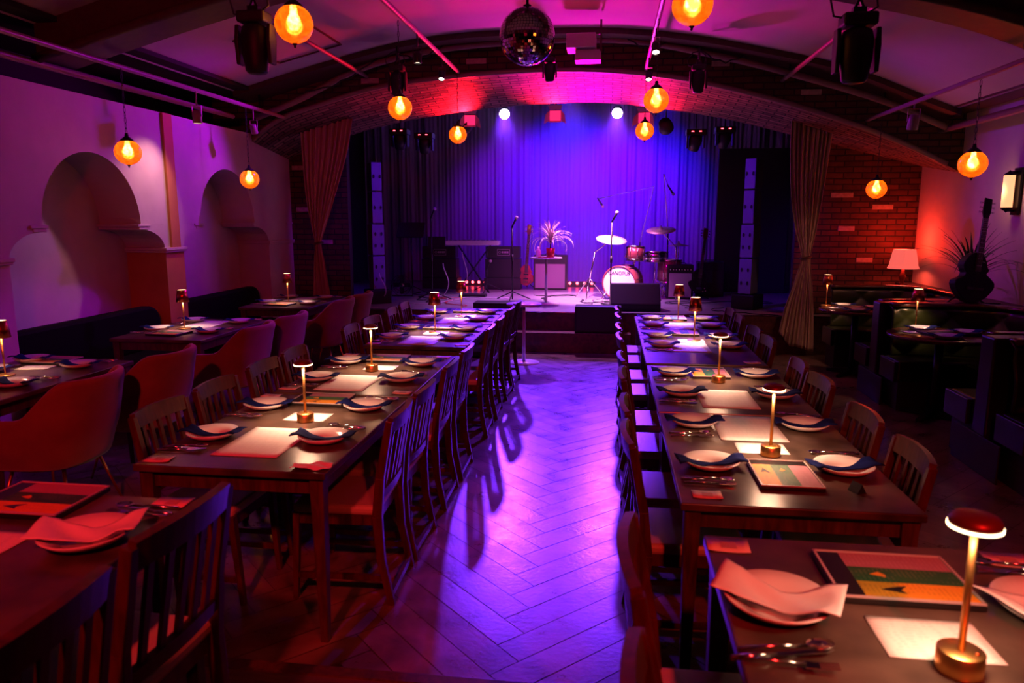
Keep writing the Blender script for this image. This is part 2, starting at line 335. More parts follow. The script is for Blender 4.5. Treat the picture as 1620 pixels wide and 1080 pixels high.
# herringbone floor
def herring():
    m = MB(); Wd = .142; n = 6; L = Wd*n; g = .0022
    c, s_ = cos(pi/4), sin(pi/4); vals = []
    base = MB().b3(-5.4,4.4,1.9,SY+.3,-.05,-.006); struct(base.build('floor', M_frame))
    # classic herringbone: unit steps (W,W) and (L,-L)... generated on an integer grid
    for k in range(-70, 150):
        for j in range(-16, 17):
            ox = (k + j*n)*Wd; oy = (k - j*n)*Wd
            for (px, py, w, h) in ((ox, oy, L, Wd), (ox, oy+Wd, Wd, L)):
                x0, x1, y0, y1 = px+g, px+w-g, py+g, py+h-g
                cx, cy = (x0+x1)/2, (y0+y1)/2
                X = (cx-cy)*c - .32; Y = (cx+cy)*c + 1.0
                if X < -4.9 or X > 4.0 or Y < 2.2 or Y > SY+.05: continue
                tz = [random.uniform(-.0007,.0007) for _ in range(2)]
                P = []
                for a, b in ((x0,y0),(x1,y0),(x1,y1),(x0,y1)):
                    P.append(((a-b)*c-.32, (a+b)*c+1.0, tz[0]*(1 if a == x1 else -1)+tz[1]*(1 if b == y1 else -1)))
                m._add(P, [(0,1,2,3)]); vals.append(random.random())
    o = m.build('floor', M_floor); struct(o)
    at = o.data.attributes.new('tone', 'FLOAT', 'FACE'); at.data.foreach_set('value', vals)
    N, Lk = nodes(M_floor); b = N['Principled BSDF']; a = N.new('ShaderNodeAttribute'); a.attribute_name = 'tone'
    src = b.inputs['Base Color'].links[0].from_socket; mx = N.new('ShaderNodeMixRGB'); mx.blend_type = 'MULTIPLY'; mx.inputs[0].default_value = 1
    r = N.new('ShaderNodeMapRange'); r.inputs[3].default_value = .78; r.inputs[4].default_value = 1.15
    Lk.new(a.outputs['Fac'], r.inputs[0]); cc = N.new('ShaderNodeCombineColor')
    for q in range(3): Lk.new(r.outputs[0], cc.inputs[q])
    Lk.new(src, mx.inputs[1]); Lk.new(cc.outputs[0], mx.inputs[2]); Lk.new(mx.outputs[0], b.inputs['Base Color'])
    n2 = N.new('ShaderNodeTexNoise'); n2.inputs['Scale'].default_value = 5; n2.inputs['Detail'].default_value = 8; n2.inputs['Roughness'].default_value = .7
    mr = N.new('ShaderNodeMapRange'); mr.inputs[1].default_value = .35; mr.inputs[2].default_value = .7; mr.inputs[3].default_value = .26; mr.inputs[4].default_value = .38
    tc = [q for q in N if q.type == 'TEX_COORD'][0]; Lk.new(tc.outputs['Object'], n2.inputs['Vector']); Lk.new(n2.outputs['Fac'], mr.inputs[0]); Lk.new(mr.outputs[0], b.inputs['Roughness'])
    n3 = N.new('ShaderNodeTexNoise'); n3.inputs['Scale'].default_value = 45; n3.inputs['Detail'].default_value = 6
    bp = N.new('ShaderNodeBump'); bp.inputs['Strength'].default_value = .22; bp.inputs['Distance'].default_value = .003
    Lk.new(tc.outputs['Object'], n3.inputs['Vector']); Lk.new(n3.outputs['Fac'], bp.inputs['Height']); Lk.new(bp.outputs[0], b.inputs['Normal'])
herring()
struct(MB().b3(-5.4,4.4,-2.1,PY0-.06,-.05,PZ).build('floor', M_plat))
struct(MB().b3(-5.4,4.4,PY0-.06,PY0,-.05,PZ+.004).build('trim_1', M_frame, bevel=.006))
# stage
struct(MB().b3(-4.9,4.3,SY+.03,14.4,-.05,STZ).build('floor', M_stage, bevel=.004))
struct(MB().b3(-4.9,4.3,SY,SY+.03,0,STZ-.003).build('trim_2', M_riser))
st = MB().b3(-1.75,.30,9.33,SY,0,.26); tag(st.build('stage_step', M_riser, bevel=.006), 'dark wooden step running along the foot of the stage front', 'step')
struct(MB().b3(-4.9,4.3,SY-.004,SY+.05,STZ-.003,STZ+.006).build('trim_3', M_chrome))
# back wall behind camera, stage box
struct(MB().b3(-5.4,4.4,-2.2,-2.1,-.05,4.2).build('wall_back', M_void))
sb = MB(); sb.b3(-4.9,4.3,14.4,14.5,0,4.4); sb.b3(-5.0,-4.9,9.95,14.5,0,4.4); sb.b3(4.3,4.4,9.95,14.5,0,4.4)
struct(sb.build('wall_stage', M_void)); struct(MB().b3(-5,4.4,8.9,14.5,4.4,4.5).build('ceiling', M_void))
# left arcade wall
NC = [3.62-2.28, 3.62, 5.90, 8.18]; RAD = .62; ZS = 1.67; TOPL = 2.765
def arcade():
    # front plate with arched openings, built column-wise as (y,z) strips extruded in x
    m = MB(); xf, xb = XL, XL-.43; y0, y1 = -2.1, 9.95
    ys = [y0]
    for c in NC:
        for k in range(0, 33): ys.append(c-RAD*cos(pi*k/32))
    ys.append(y1); zb = [];
    def low(y):
        for c in NC:
            if c-RAD-1e-6 <= y <= c+RAD+1e-6: return ZS+sqrt(max(0, RAD*RAD-(y-c)**2))
        return ZS
    for a, b in zip(ys, ys[1:]):
        for x, fl in ((xf, 0), (xb, 1)):
            P = [(x,a,low(a)),(x,b,low(b)),(x,b,TOPL),(x,a,TOPL)]
            m.smooth = False; m._add(P, [(0,1,2,3)] if not fl else [(3,2,1,0)])
        m.smooth = True; m._add([(xf,a,low(a)),(xb,a,low(a)),(xb,b,low(b)),(xf,b,low(b))], [(0,1,2,3)]); m.smooth = False
        m._add([(xf,a,TOPL),(xf,b,TOPL),(xb,b,TOPL),(xb,a,TOPL)], [(0,1,2,3)])
    o = struct(m.build('wall_left', M_plaster))
    struct(MB().b3(XL-.50,XL-.43,-2.1,9.95,0,TOPL).build('wall_left', M_plaster))
    for i, c in enumerate([NC[0]-1.14]+[n+1.14 for n in NC]):
        h = .16
        if c > 9: ya, yb = c-.16, 9.95
        else: ya, yb = c-h, c+h
        mm = MB(); mm.b3(xb,xf,ya,yb,0,ZS-.26); struct(mm.build('wall_left', M_orangelit if abs(c-7.04) < .1 else M_plaster))  # one column takes the colour with orange light painted in
        # curved corbels carrying the arches
        for sgn in (-1, 1):
            if c > 9 and sgn > 0: continue
            edge = ya if sgn < 0 else yb; reach = (1.14-RAD)-.16
            poly = []
            for k in range(9):
                t = k/8*pi/2; poly.append((edge+sgn*reach*(1-cos(t)), ZS-.255+.205*sin(t)))
            poly += [(edge+sgn*reach, ZS-.001), (edge, ZS-.001)]
            q = MB(); T = Matrix(((0,0,1,xb),(1,0,0,0),(0,1,0,0),(0,0,0,1)))
            q.prism(poly if sgn > 0 else poly[::-1], xf-xb, T); struct(q.build('trim_4', M_plaster))
        q = MB(); q.b3(xb,xf,ya,yb,ZS-.26,ZS); struct(q.build('wall_left', M_plaster))
        q = MB(); q.b3(xb,xf+.03,ya-.03,min(yb+.03,9.95),ZS-.265,ZS-.235); q.b3(xb,xf+.02,ya-.02,min(yb+.02,9.95),ZS-.285,ZS-.265); struct(q.build('trim_5', M_plaster, bevel=.005))
        for sgn in (-1, 1):
            e = c+sgn*(1.14-RAD)
            if e > 9.9 or e < -2: continue
            q = MB(); q.b3(xb+.005,xf+.014,min(e,e-sgn*.13)-(.06 if sgn<0 else 0),max(e,e-sgn*.13)+(.06 if sgn>0 else 0),ZS-.022,ZS+.004); q.b3(xb+.006,xf+.007,min(e,e-sgn*.10)-(.035 if sgn<0 else 0),max(e,e-sgn*.1)+(.035 if sgn>0 else 0),ZS-.05,ZS-.022); struct(q.build('trim_6', M_plaster, bevel=.005))
    struct(MB().b3(XL,XL+.025,6.965,7.115,ZS-.235,TOPL-.002).build('trim_7', M_orangelit))  # raised strip, the orange stripe of light painted in as its colour
arcade()
struct(MB().b3(-5.4,-5.35,-2.1,9.95,0,3.6).build('wall_left', M_void))
struct(MB().b3(-5.4,-4.2,-2.1,8.84,3.20,3.24).build('ceiling', M_void))
# right wall
struct(MB().b3(XR,XR+.1,-2.1,9.95,0,3.0).build('wall_right', M_plaster))
struct(MB().b3(3.5,3.95,-2.1,8.84,2.86,2.92).build('ceiling', M_rib))
# brick returns either side of the stage
def brickwall(name, x0, x1, y, z0, ztop):
    m = MB(); m.surf(lambda u, v: (x0+(x1-x0)*u, y, z0+(ztop-z0)*v), 1, 1, lambda u, v: (x0+(x1-x0)*u, z0+(ztop-z0)*v)); m.smooth = False
    m.sm = [False]*len(m.f); m.b3(x0,x1,y+.003,y+.12,z0,ztop); return struct(m.build(name, M_brick, flat=True))
brickwall('wall_front', XL-.5, -3.62, 9.9, 0, 3.0); brickwall('wall_front', 2.38, XR+.1, 9.9, 0, 3.0)
M_pale = mat('pale_brick', (.55,.38,.30), .8, noise=.2)
pb = MB()
for (x, z, w) in ((2.92,2.02,.27),(3.42,1.87,.25),(3.25,1.20,.2),(-4.32,2.42,.18),(-4.28,1.85,.19),(-3.95,1.40,.18),(-4.05,.72,.2),(3.0,1.60,.2)): pb.box((x,9.897,z), (w,.012,.06))
struct(pb.build('wall_front', M_pale, bevel=.003))
pb = MB()
for (x, z, w) in ((-1.6,3.55,.24),(-.95,3.52,.2),(1.2,3.45,.2),(2.2,2.98+.14,.22),(-2.9,3.36,.22)): pb.box((x,8.847,z), (w,.012,.06), (0,0,0))
struct(pb.build('wall_front', M_pale, bevel=.003))
# arch
FR = [(-4.95,2.25),(-4.39,2.72),(-4.09,2.92),(-3.59,3.08),(-2.79,3.28),(-2.01,3.37),(-1.25,3.415),(-.66,3.425),(-.07,3.40),(.57,3.33),(.96,3.26),(1.99,2.99),(3.02,2.63),(3.66,2.33),(3.95,2.16)]
IN = [(-4.95,2.25),(-4.39,2.56),(-3.56,2.85),(-2.97,2.99),(-2.27,3.10),(-1.41,3.19),(-.74,3.22),(-.07,3.21),(.66,3.12),(1.46,2.98),(2.25,2.78),(3.0,2.58),(3.82,2.38),(3.95,2.34)]
xa, xb_ = -4.95, 3.95
def soff(u, v):
    x = xa+(xb_-xa)*u; return (x, 8.85+1.1*v, interp(FR,x)*(1-v)+interp(IN,x)*v)
struct(MB().surf(soff, 60, 6, lambda u, v: (8.9*u, 1.1*v)).build('ceiling', M_brick2))
struct(MB().surf(lambda u, v: (xa+(xb_-xa)*u, 8.85, interp(FR,xa+(xb_-xa)*u)*(1-v)+4.45*v), 60, 2, lambda u, v: (8.9*u, (interp(FR,xa+8.9*u)*(1-v)+4.45*v))).build('wall_front', M_brick))
struct(MB().surf(lambda u, v: (xa+(xb_-xa)*u, 9.95, interp(IN,xa+(xb_-xa)*u)*(1-v)+4.45*v), 60, 2).build('wall_front', M_void))
def arcpipe(P, y, r, x0, x1, name, label, dz=0):
    pts = [(x0+(x1-x0)*k/48, y, interp(P, x0+(x1-x0)*k/48)+dz) for k in range(49)]
    return tag(MB().tube(pts, r, 10).build(name, M_pipe), label, 'pipe')
arcpipe(FR, 8.82, .03, -4.42, 3.68, 'curved_pipe', 'long curved cream rail along the lower front edge of the brick arch', .0)
A2 = [(-4.3,2.90),(-3.65,3.14),(-3.05,3.41),(-2.4,3.58),(-1.8,3.655),(-1.2,3.69),(-.64,3.70),(.2,3.665),(.89,3.54),(1.77,3.32),(2.9,2.97),(3.57,2.68)]
arcpipe(A2, 8.6, .035, -4.25, 3.55, 'curved_pipe', 'upper curved cream pipe hung beneath the ceiling in front of the brick arch')
VA = [(-4.52,3.16),(-3.89,3.33),(-3.05,3.54),(-2.31,3.69),(-1.45,3.76),(-.08,3.755),(.72,3.67),(1.37,3.55),(2.45,3.29),(3.3,2.95),(3.58,2.84)]
struct(MB().surf(lambda u, v: (-4.4+7.95*u, -2.1+10.5*v, interp(VA,-4.4+7.95*u)), 50, 4).build('ceiling', M_ceil))
def rib(y0, y1, drop, m_, lip=True):
    xs = [-4.4+7.98*k/40 for k in range(41)]; m = MB()
    m.surf(lambda u, v: (-4.4+7.98*u, y0, interp(VA,-4.4+7.98*u)-drop*v+.02*(1-v)), 40, 1)
    m.surf(lambda u, v: (-4.4+7.98*u, y1, interp(VA,-4.4+7.98*u)-drop*(1-v)+.02*v), 40, 1)
    m.surf(lambda u, v: (-4.4+7.98*u, y0+(y1-y0)*v, interp(VA,-4.4+7.98*u)-drop), 40, 1)
    struct(m.build('trim_8', m_))
    if lip:
        pts = [(x, y0-.02, interp(VA,x)-drop) for x in xs]; struct(MB().tube(pts, .04, 8).build('trim_9', m_))
rib(5.35, 5.75, .26, M_rib); rib(8.35, 8.85, .06, M_rib, False); rib(1.9, 2.3, .26, M_rib)
struct(MB().b3(-4.95,3.95,8.38,8.84,3.80,4.0).build('ceiling', M_void))
# ceiling access panel and vent outlines
def ceilpanel(x0, x1, y0, y1):
    m = MB()
    for a, b in (((x0,y0),(x1,y0)),((x1,y0),(x1,y1)),((x1,y1),(x0,y1)),((x0,y1),(x0,y0))):
        m.bar((a[0],a[1],interp(VA,a[0])-.012),(b[0],b[1],interp(VA,b[0])-.012),.02,.012)
    struct(m.build('trim_10', M_rib))
ceilpanel(-2.3,-1.4,5.9,6.7); ceilpanel(-3.6,-2.9,6.9,7.9); ceilpanel(1.0,1.5,5.95,6.3)
# long pipes
pipes = [(-4.0,2.95,8.8,'slim cream pipe nearest the left wall that carries two globe pendants'),(-2.92,3.40,8.8,'slim cream ceiling pipe between the left wall and the row of centre pendants'),
 (-1.80,3.42,8.8,'slim cream ceiling pipe running left of the mirror ball'),(.37,3.40,8.8,'slim cream ceiling pipe running right of the mirror ball'),
 (1.87,3.24,8.8,'slim cream ceiling pipe passing the right black moving head'),(2.8,2.80,8.8,'slim cream pipe carrying the two right-hand globe pendants')]
for x, z, y1, lab in pipes:
    tag(MB().tube([(x,-1.5,z),(x,y1,z)], .022, 8).build('ceiling_pipe', M_pipe), lab, 'pipe')
tag(MB().tube([(XL+.06,-1.5,2.90),(XL+.06,8.3,2.90)], .028, 8).build('ceiling_pipe', M_pipe), 'thick pipe running along the top of the left arched wall', 'pipe')
tag(MB().tube([(3.58,-1.5,2.68),(3.58,8.8,2.68)], .035, 8).build('ceiling_pipe', M_pipe), 'thick cream pipe running along the top of the right wall', 'pipe')
# hangers for the arc pipes
for x, w_ in ((-4.2,'closest to the left wall'),(-3.0,'second from the left wall'),(-1.9,'above the left small moving head'),(-.9,'just left of the mirror ball'),(.9,'above the right small moving head'),(1.9,'second from the right wall'),(2.9,'closest to the right wall')):
    z = interp(A2,x); tag(MB().tube([(x,8.6,z+.03),(x,8.6,interp(VA,x)-.05)], .012, 6).build('pipe_hanger', M_blackm), 'thin black hanger of the upper curved pipe, '+w_, 'hanger', 'hangers of the upper curved pipe')
# ------------------------------------------------------------------ tables
def make_table(L=1.22, Wd=.82):
    t = thing('dining_table', 'x', 'table')
    MB().box((0,0,.725), (Wd,L,.03)).build('tabletop', M_table, t, bevel=.005)
    a = MB()
    for s in (-1,1):
        a.box((s*(Wd/2-.045),0,.675), (.022,L-.10,.07)); a.box((0,s*(L/2-.045),.675), (Wd-.10,.022,.07))
    a.build('apron', M_frame, t)
    for sx in (-1,1):
        for sy in (-1,1):
            m = MB(); x, y = sx*(Wd/2-.045), sy*(L/2-.045)
            m.bar((x,y,.709),(x+sx*.005,y+sy*.01,0), .058,.058,.034,.034); m.build('leg', M_frame, t, bevel=.003)
    return t
TAB = make_table()
LTAB = [(2.61,'nearest left row table'),(3.88,'second left row table'),(5.46,'third left row table'),(6.70,'farthest left row table')]
RTAB = [(2.49,'nearest right row table'),(3.73,'second right row table'),(5.03,'third right row table'),(6.27,'farthest right row table')]
TG = 'dining tables joined end to end along the aisle'
LXC, RXC = -1.50, .68
dl = ['dark dining table at the near end of the left row','dark dining table second in the left row, with a mushroom lamp','dark dining table third in the left row, with a copper cone lamp','dark dining table at the stage end of the left row, with a copper cone lamp']
dr = ['dark dining table at the near end of the right row','dark dining table second in the right row, with a mushroom lamp','dark dining table third in the right row, with a copper cone lamp','dark dining table at the stage end of the right row, with a copper cone lamp']
for (y, n), lab in zip(LTAB, dl): dup(TAB, (LXC,y+.61,0), 0, lab, TG)
for (y, n), lab in zip(RTAB, dr): dup(TAB, (RXC,y+.61,0), 0, lab, TG)
R0C = (.675,1.262); L0C = (-1.6,1.315)
dup(TAB, (R0C[0],R0C[1],PZ), 0, 'dark dining table in the bottom right foreground on the raised floor', TG)
dup(TAB, (L0C[0],L0C[1],PZ), 0, 'dark dining table in the bottom left foreground on the raised floor', TG)
WT = [(3.42,'nearest wall table'),(5.50,'middle wall table'),(7.66,'farthest wall table')]
WXC = -3.72
for (y, n), lab in zip(WT, ('dark table by the left wall at the left picture edge','dark table before the arches, between the two wall benches','dark table by the left wall closest to the stage curtain')): dup(TAB, (WXC,y+.61,0), 0, lab, TG)
# ------------------------------------------------------------------ slat chair
def make_chair():
    t = thing('dining_chair', 'x', 'chair'); w = .19
    MB().box((0,.0,.445), (.39,.39,.045)).build('seat', M_pad, t, bevel=.015)
    f = MB()
    for s in (-1,1): f.box((s*.178,0,.40), (.022,.36,.05))
    f.box((0,.175,.40), (.34,.022,.05)); f.box((0,-.175,.40), (.34,.022,.05)); f.build('seat_frame', M_chair, t)
    for s in (-1,1):
        m = MB(); m.bar((s*.178,.178,.425),(s*.172,.205,0), .038,.032,.026,.022); m.build('leg', M_chair, t, bevel=.003)
        m = MB(); P = [(0,-.250,0),(0,-.205,.22),(0,-.195,.42),(0,-.212,.60),(0,-.262,.86)]; Wz = [.030,.038,.044,.038,.030]
        for i in range(4):
            a = P[i]; b = P[i+1]; m.bar((s*w,a[1],a[2]),(s*w,b[1],b[2]), .028,Wz[i],.028,Wz[i+1], up=(0,1,0))
        m.build('leg', M_chair, t, bevel=.002)
    def rail(z0, z1, ya, yb, name, bow=.03):
        m = MB(); m.surf(lambda u, v: ((u-.5)*.37, (ya+(yb-ya)*v)-bow*(1-(2*u-1)**2), z0+(z1-z0)*v+(.006*(1-(2*u-1)**2) if v > .5 else 0)), 10, 2)
        m.build(name, M_chair, t, solid=.024, flat=True)
    rail(.803,.872,-.253,-.266,'top_rail',.022); rail(.50,.535,-.203,-.206,'lower_rail',.016)
    for k in range(5):
        x = (k-2)*.064; bow = .03*(1-(x/.185)**2)
        m = MB(); m.bar((x,-.205-bow*.5,.53),(x,-.252-bow*.75,.815), .022,.012, up=(0,1,0)); m.build('slat', M_chair, t)
    m = MB(); m.bar((-w,-.243,.045),(w,-.243,.045), .02,.03); m.build('rear_stretcher', M_chair, t)
    for s in (-1,1):
        m = MB(); m.bar((s*.176,-.225,.12),(s*.174,.195,.12), .018,.026); m.build('side_stretcher', M_chair, t)
    return t
CH = make_chair()
LCH = [3.14,3.60,4.24,4.75,5.72,6.25,6.95,7.5]; LWC = [3.05,3.55,4.10,4.55,5.62,6.12,6.76,7.2]
RAC = [2.93,3.40,4.08,4.60,5.40,5.92,6.60,7.12]; RWC = [2.84,3.36,4.06,4.54,5.42,5.90,6.62,7.1]
ordn = ['nearest','second','third','fourth','fifth','sixth','seventh','farthest']
def seatdesc(i): return ['nearest to the camera','second from the camera','third from the camera','fourth from the camera','fourth from the stage','third from the stage','second from the stage','nearest to the stage'][i]
for i, y in enumerate(LCH): dup(CH, (-1.20,y,0), pi/2+RD(random.uniform(-3,3)), 'dark slatted chair on the aisle side of the left row, '+seatdesc(i), 'slatted chairs along the left row')
for i, y in enumerate(LWC): dup(CH, (-1.81,y,0), -pi/2+RD(random.uniform(-4,4)), 'dark slatted chair on the wall side of the left row, '+seatdesc(i), 'slatted chairs along the left row')
for i, y in enumerate(RAC): dup(CH, (.36,y,0), -pi/2+RD(random.uniform(-3,3)), 'dark slatted chair on the aisle side of the right row, '+seatdesc(i), 'slatted chairs along the right row')
for i, y in enumerate(RWC): dup(CH, (.90,y,0), pi/2+RD(random.uniform(-4,4)), 'dark slatted chair on the booth side of the right row, '+seatdesc(i), 'slatted chairs along the right row')
FG = 'slatted chairs at the foreground tables'
dup(CH, (.33,1.50,PZ), -pi/2, 'slatted chair at the left of the bottom right table, farther one', FG)
dup(CH, (.33,1.00,PZ), -pi/2+.03, 'slatted chair at the left of the bottom right table, cut by the picture bottom', FG)
dup(CH, (-1.28,1.57,PZ), pi/2-.04, 'slatted chair at the aisle side of the bottom left table, farther one', FG)
dup(CH, (-1.27,1.08,PZ), pi/2, 'slatted chair at the aisle side of the bottom left table, nearer one', FG)
# ------------------------------------------------------------------ velvet armchair
def make_arm():
    t = thing('armchair', 'x', 'chair')
    def path(u):
        a = (u-.5)*2; s = 1 if a > 0 else -1; q = abs(a)
        if q > .42: return (s*(.285+.015*(q-.42)), .27-(1-(q-.42)/.58)*.36-.0)
        th = q/.42*pi/2; return (s*.285*sin(th)**.8, -.09-.20*cos(th)**.8)
    def top(u):
        q = abs(u-.5)*2; t_ = min(1, max(0, (q-.26)/.30)); t_ = t_*t_*(3-2*t_); return .86*(1-t_)+.645*t_-.02*max(0, q-.6)
    m = MB()
    def fn(u, v):
        x, y = path(u); q = abs(u-.5)*2; z = .34+(top(u)-.34)*v; lean = max(0, 1-q*1.6)*.10*v*v; sh = .80+.20*min(1, v*2.2)
        return (x*sh*(1-.05*max(0,v-.6)*(1 if q < .4 else 0)), y*sh-lean, z)
    m.surf(fn, 36, 8); m.build('backrest', M_velvet, t, solid=.05, sub=1)
    s = MB(); s.lathe([(.0,.31),(.20,.31),(.25,.34),(.265,.40),(.25,.455),(.0,.465)], n=20); s.build('seat', M_velvet, t, sub=1)
    for sx in (-1,1):
        for sy in (-1,1):
            m = MB(); m.tube([(sx*.15,sy*.15,.33),(sx*.235,sy*.225,0)], [.011,.007], 8); m.build('leg', M_brass, t)
    return t
AR = make_arm(); AG = 'brown velvet armchairs facing the left wall tables'
for y, rz, lab in ((3.72,.05,'brown velvet armchair at the left edge table, nearest the camera'),(4.50,.0,'brown velvet armchair second from the camera, back to the left row'),
    (5.72,.06,'brown velvet armchair at the middle wall table, nearer of its two'),(6.42,.0,'brown velvet armchair at the middle wall table, farther of its two'),
    (7.72,.05,'purple-lit velvet armchair at the farthest wall table, nearer of its two'),(8.36,.0,'purple-lit velvet armchair closest to the stage')):
    dup(AR, (-3.20,y,0), pi/2+rz, lab, AG)
# ------------------------------------------------------------------ wall benches
def bench(y0, y1, lab):
    t = thing('wall_bench', lab, 'bench', (0,0,0), 0, 'black benches along the left wall'); xs = XL-.42
    m = MB(); m.b3(xs+.02,-4.16,y0,y1,.30,.45); m.build('seat', M_bench, t, bevel=.03)
    m = MB(); m.b3(xs+.02,-4.2,y0+.03,y1-.03,.0,.30); m.build('base', M_black, t)
    poly = [(y0,.44),(y1,.44)]+[(y1-.18+.18*cos(k/8*pi/2), .70+.17*sin(k/8*pi/2)) for k in range(9)]+[(y0,.86)]
    m = MB(); T = Matrix(((0,0,1,-4.62),(1,0,0,0),(0,1,0,0),(0,0,0,1))); m.prism(poly, .12, T); m.build('backrest', M_bench, t, bevel=.03)
bench(4.95,6.80,'black upholstered bench with a rounded end under the nearer arch'); bench(7.25,8.95,'black upholstered bench with a rounded end under the farther arch')
# ------------------------------------------------------------------ tableware
TZ = .74
def make_plate():
    t = MB(); t.lathe([(0,.004),(.06,.002),(.062,.006),(.085,.016),(.112,.032),(.114,.030),(.09,.010),(.065,-.002+.002),(.0,.0)][::-1], n=32)
    o = t.build('dinner_plate', M_china); return tag(o, 'x', 'plate')
def make_napkin(wide=.045, L=.138, mat_=M_navy, amp=0):
    m = MB()
    def fn(u, v):
        a = (u-.5)*2; q = abs(a); x = a*L; w = .012+wide*q**1.3
        z = .008+.026*min(1, (q*L/.105)**2) + .003*sin(9*v+7*a)
        return (x, (v-.5)*2*w+.006*a, z+.002)
    m.surf(fn, 24, 6); return tag(m.build('napkin', mat_, solid=.004), 'x', 'napkin')
def make_bignap():
    m = MB()
    def fn(u, v):
        a, b = (u-.5)*2, (v-.5)*2; x, y = a*.130, b*.066*(.60+.50*abs(a)); r = sqrt(x*x+y*y)
        z = .012+.030*min(1, (r/.11)**2)+.004*sin(6*a+3*b)*(1-abs(a)*.3)+.012*max(0, abs(a)-.75)
        return (x, y+.012*a*a, z)
    m.surf(fn, 24, 12); return tag(m.build('napkin', M_white, solid=.0025), 'x', 'napkin')
def make_fork():
    m = MB(); m.tube([(0,-.09,.004),(0,-.02,.007),(0,.04,.006)], [.0045,.0028,.003], 6); m.box((0,.052,.006), (.022,.026,.002))
    for k in range(4): m.bar(((k-1.5)*.0062,.064,.006),((k-1.5)*.0062,.10,.009), .003,.002)
    return tag(m.build('fork', M_steel), 'x', 'fork')
def make_knife():
    m = MB(); m.tube([(0,-.10,.005),(0,-.01,.006)], [.006,.0045], 6); m.prism([(-.002,-.01),(.010,-.01),(.010,.085),(.004,.105),(-.002,.10)], .002, Matrix.Translation((-.004,0,.005)))
    return tag(m.build('table_knife', M_steel), 'x', 'knife')
def make_spoon():
    m = MB(); m.tube([(0,-.09,.004),(0,-.01,.008),(0,.05,.006)], [.0045,.0026,.003], 6)
    m.lathe([(0,-.004),(.012,-.002),(.019,.003)], n=14, T=Matrix.Translation((0,.075,.006)) @ Matrix.Diagonal((1,1.45,1,1)), close=True)
    return tag(m.build('spoon', M_steel, solid=.0012), 'x', 'spoon')
PL, NP, NW, FK, KN, SP = make_plate(), make_napkin(), make_bignap(), make_fork(), make_knife(), make_spoon()
def setting(x, y, z, face, where, tname, big=False, cut=True, far=False):
    """face: +1 diner looks to +x, -1 to -x; where/tname words place it"""
    r = random.uniform(-.12,.12)
    dup(PL, (x,y,z+.001), r, 'round white plate at the %s place, %s' % (where, tname), 'plates on the tables')
    if big: dup(NW, (x,y,z+.003), r-.35*face, 'white napkin on plate at the %s place, %s' % (where, tname), 'white napkins on plates')
    else: dup(NP, (x,y,z+.001), r+random.uniform(-.1,.1), 'navy napkin on plate at the %s place, %s' % (where, tname), 'navy napkins on plates')
    if not cut: return
    yy = y-face*.19
    for k, (o, nm) in enumerate(((FK,'fork'),(KN,'knife'),(SP,'spoon'))):
        dup(o, (x-face*.03+random.uniform(-.01,.01), yy+(k-1)*.026, z+.0045), -face*pi/2+RD(random.uniform(-14,14)), 'steel %s beside plate at the %s place, %s' % (nm, where, tname), 'cutlery on the tables')
def make_sheet(w, l, m_, name, n=6):
    m = MB(); m.surf(lambda u, v: ((u-.5)*w, (v-.5)*l, .0012+.004*max(0, abs(2*u-1)-.8)*abs(2*v-1)), 8, 8); return tag(m.build(name, m_, solid=.0008), 'x', 'paper')
SH = make_sheet(.297,.42,M_paper,'menu_sheet'); NT = make_sheet(.21,.148,M_paper2,'note_sheet')
def make_card():
    t = thing('table_card', 'x', 'card'); m = MB(); m.surf(lambda u, v: ((u-.5)*.105, (v-.5)*.075, .002+.003*(2*u-1)**2), 6, 1); m.build('card', M_card, t, solid=.001)
    MB().box((.002,0,.0038), (.038,.034,.0006)).build('printed_panel', M_cardsq, t); return t
CD = make_card()
def make_tray():
    t = thing('menu_folder', 'x', 'menu'); w, l = .23,.30
    MB().box((0,0,.009), (w,l,.016)).build('cover', M_mblack, t, bevel=.003)
    f = MB()
    for s in (-1,1): f.box((s*(w/2-.004),0,.018), (.006,l-.003,.004)); f.box((0,s*(l/2-.004),.018), (w-.003,.006,.004))
    f.build('border', M_mframe, t)
    def pg(name, x0, x1, y0, y1, m_): MB().b3(x0,x1,y0,y1,.0172,.0180).build(name, m_, t)
    a = w/2-.009; b = l/2-.008
    pg('header_strip', -a, a, b-.05, b, M_mblack)
    pg('orange_page', -a, -a+.07, -b, b-.05, M_mor); pg('green_page', -a+.07, -a+.14, -b, b-.05, M_mgr); pg('mauve_page', -a+.14, a, -b, b-.05, M_mmv)
    e = MB(); e.prism([(-.015,-.02),(.0,.03),(.012,.0),(.02,-.03),(.0,-.012)], .0006, Matrix.Translation((-a+.035,.02,.0181))); e.build('leaf_emblem', M_mblack, t)
    e = MB(); e.prism([(-.012,-.01),(.0,.022),(.013,.0),(.0,-.012)], .0006, Matrix.Translation((-a+.105,.03,.0181))); e.build('pale_emblem', M_mor, t)
    return t
TR = make_tray()
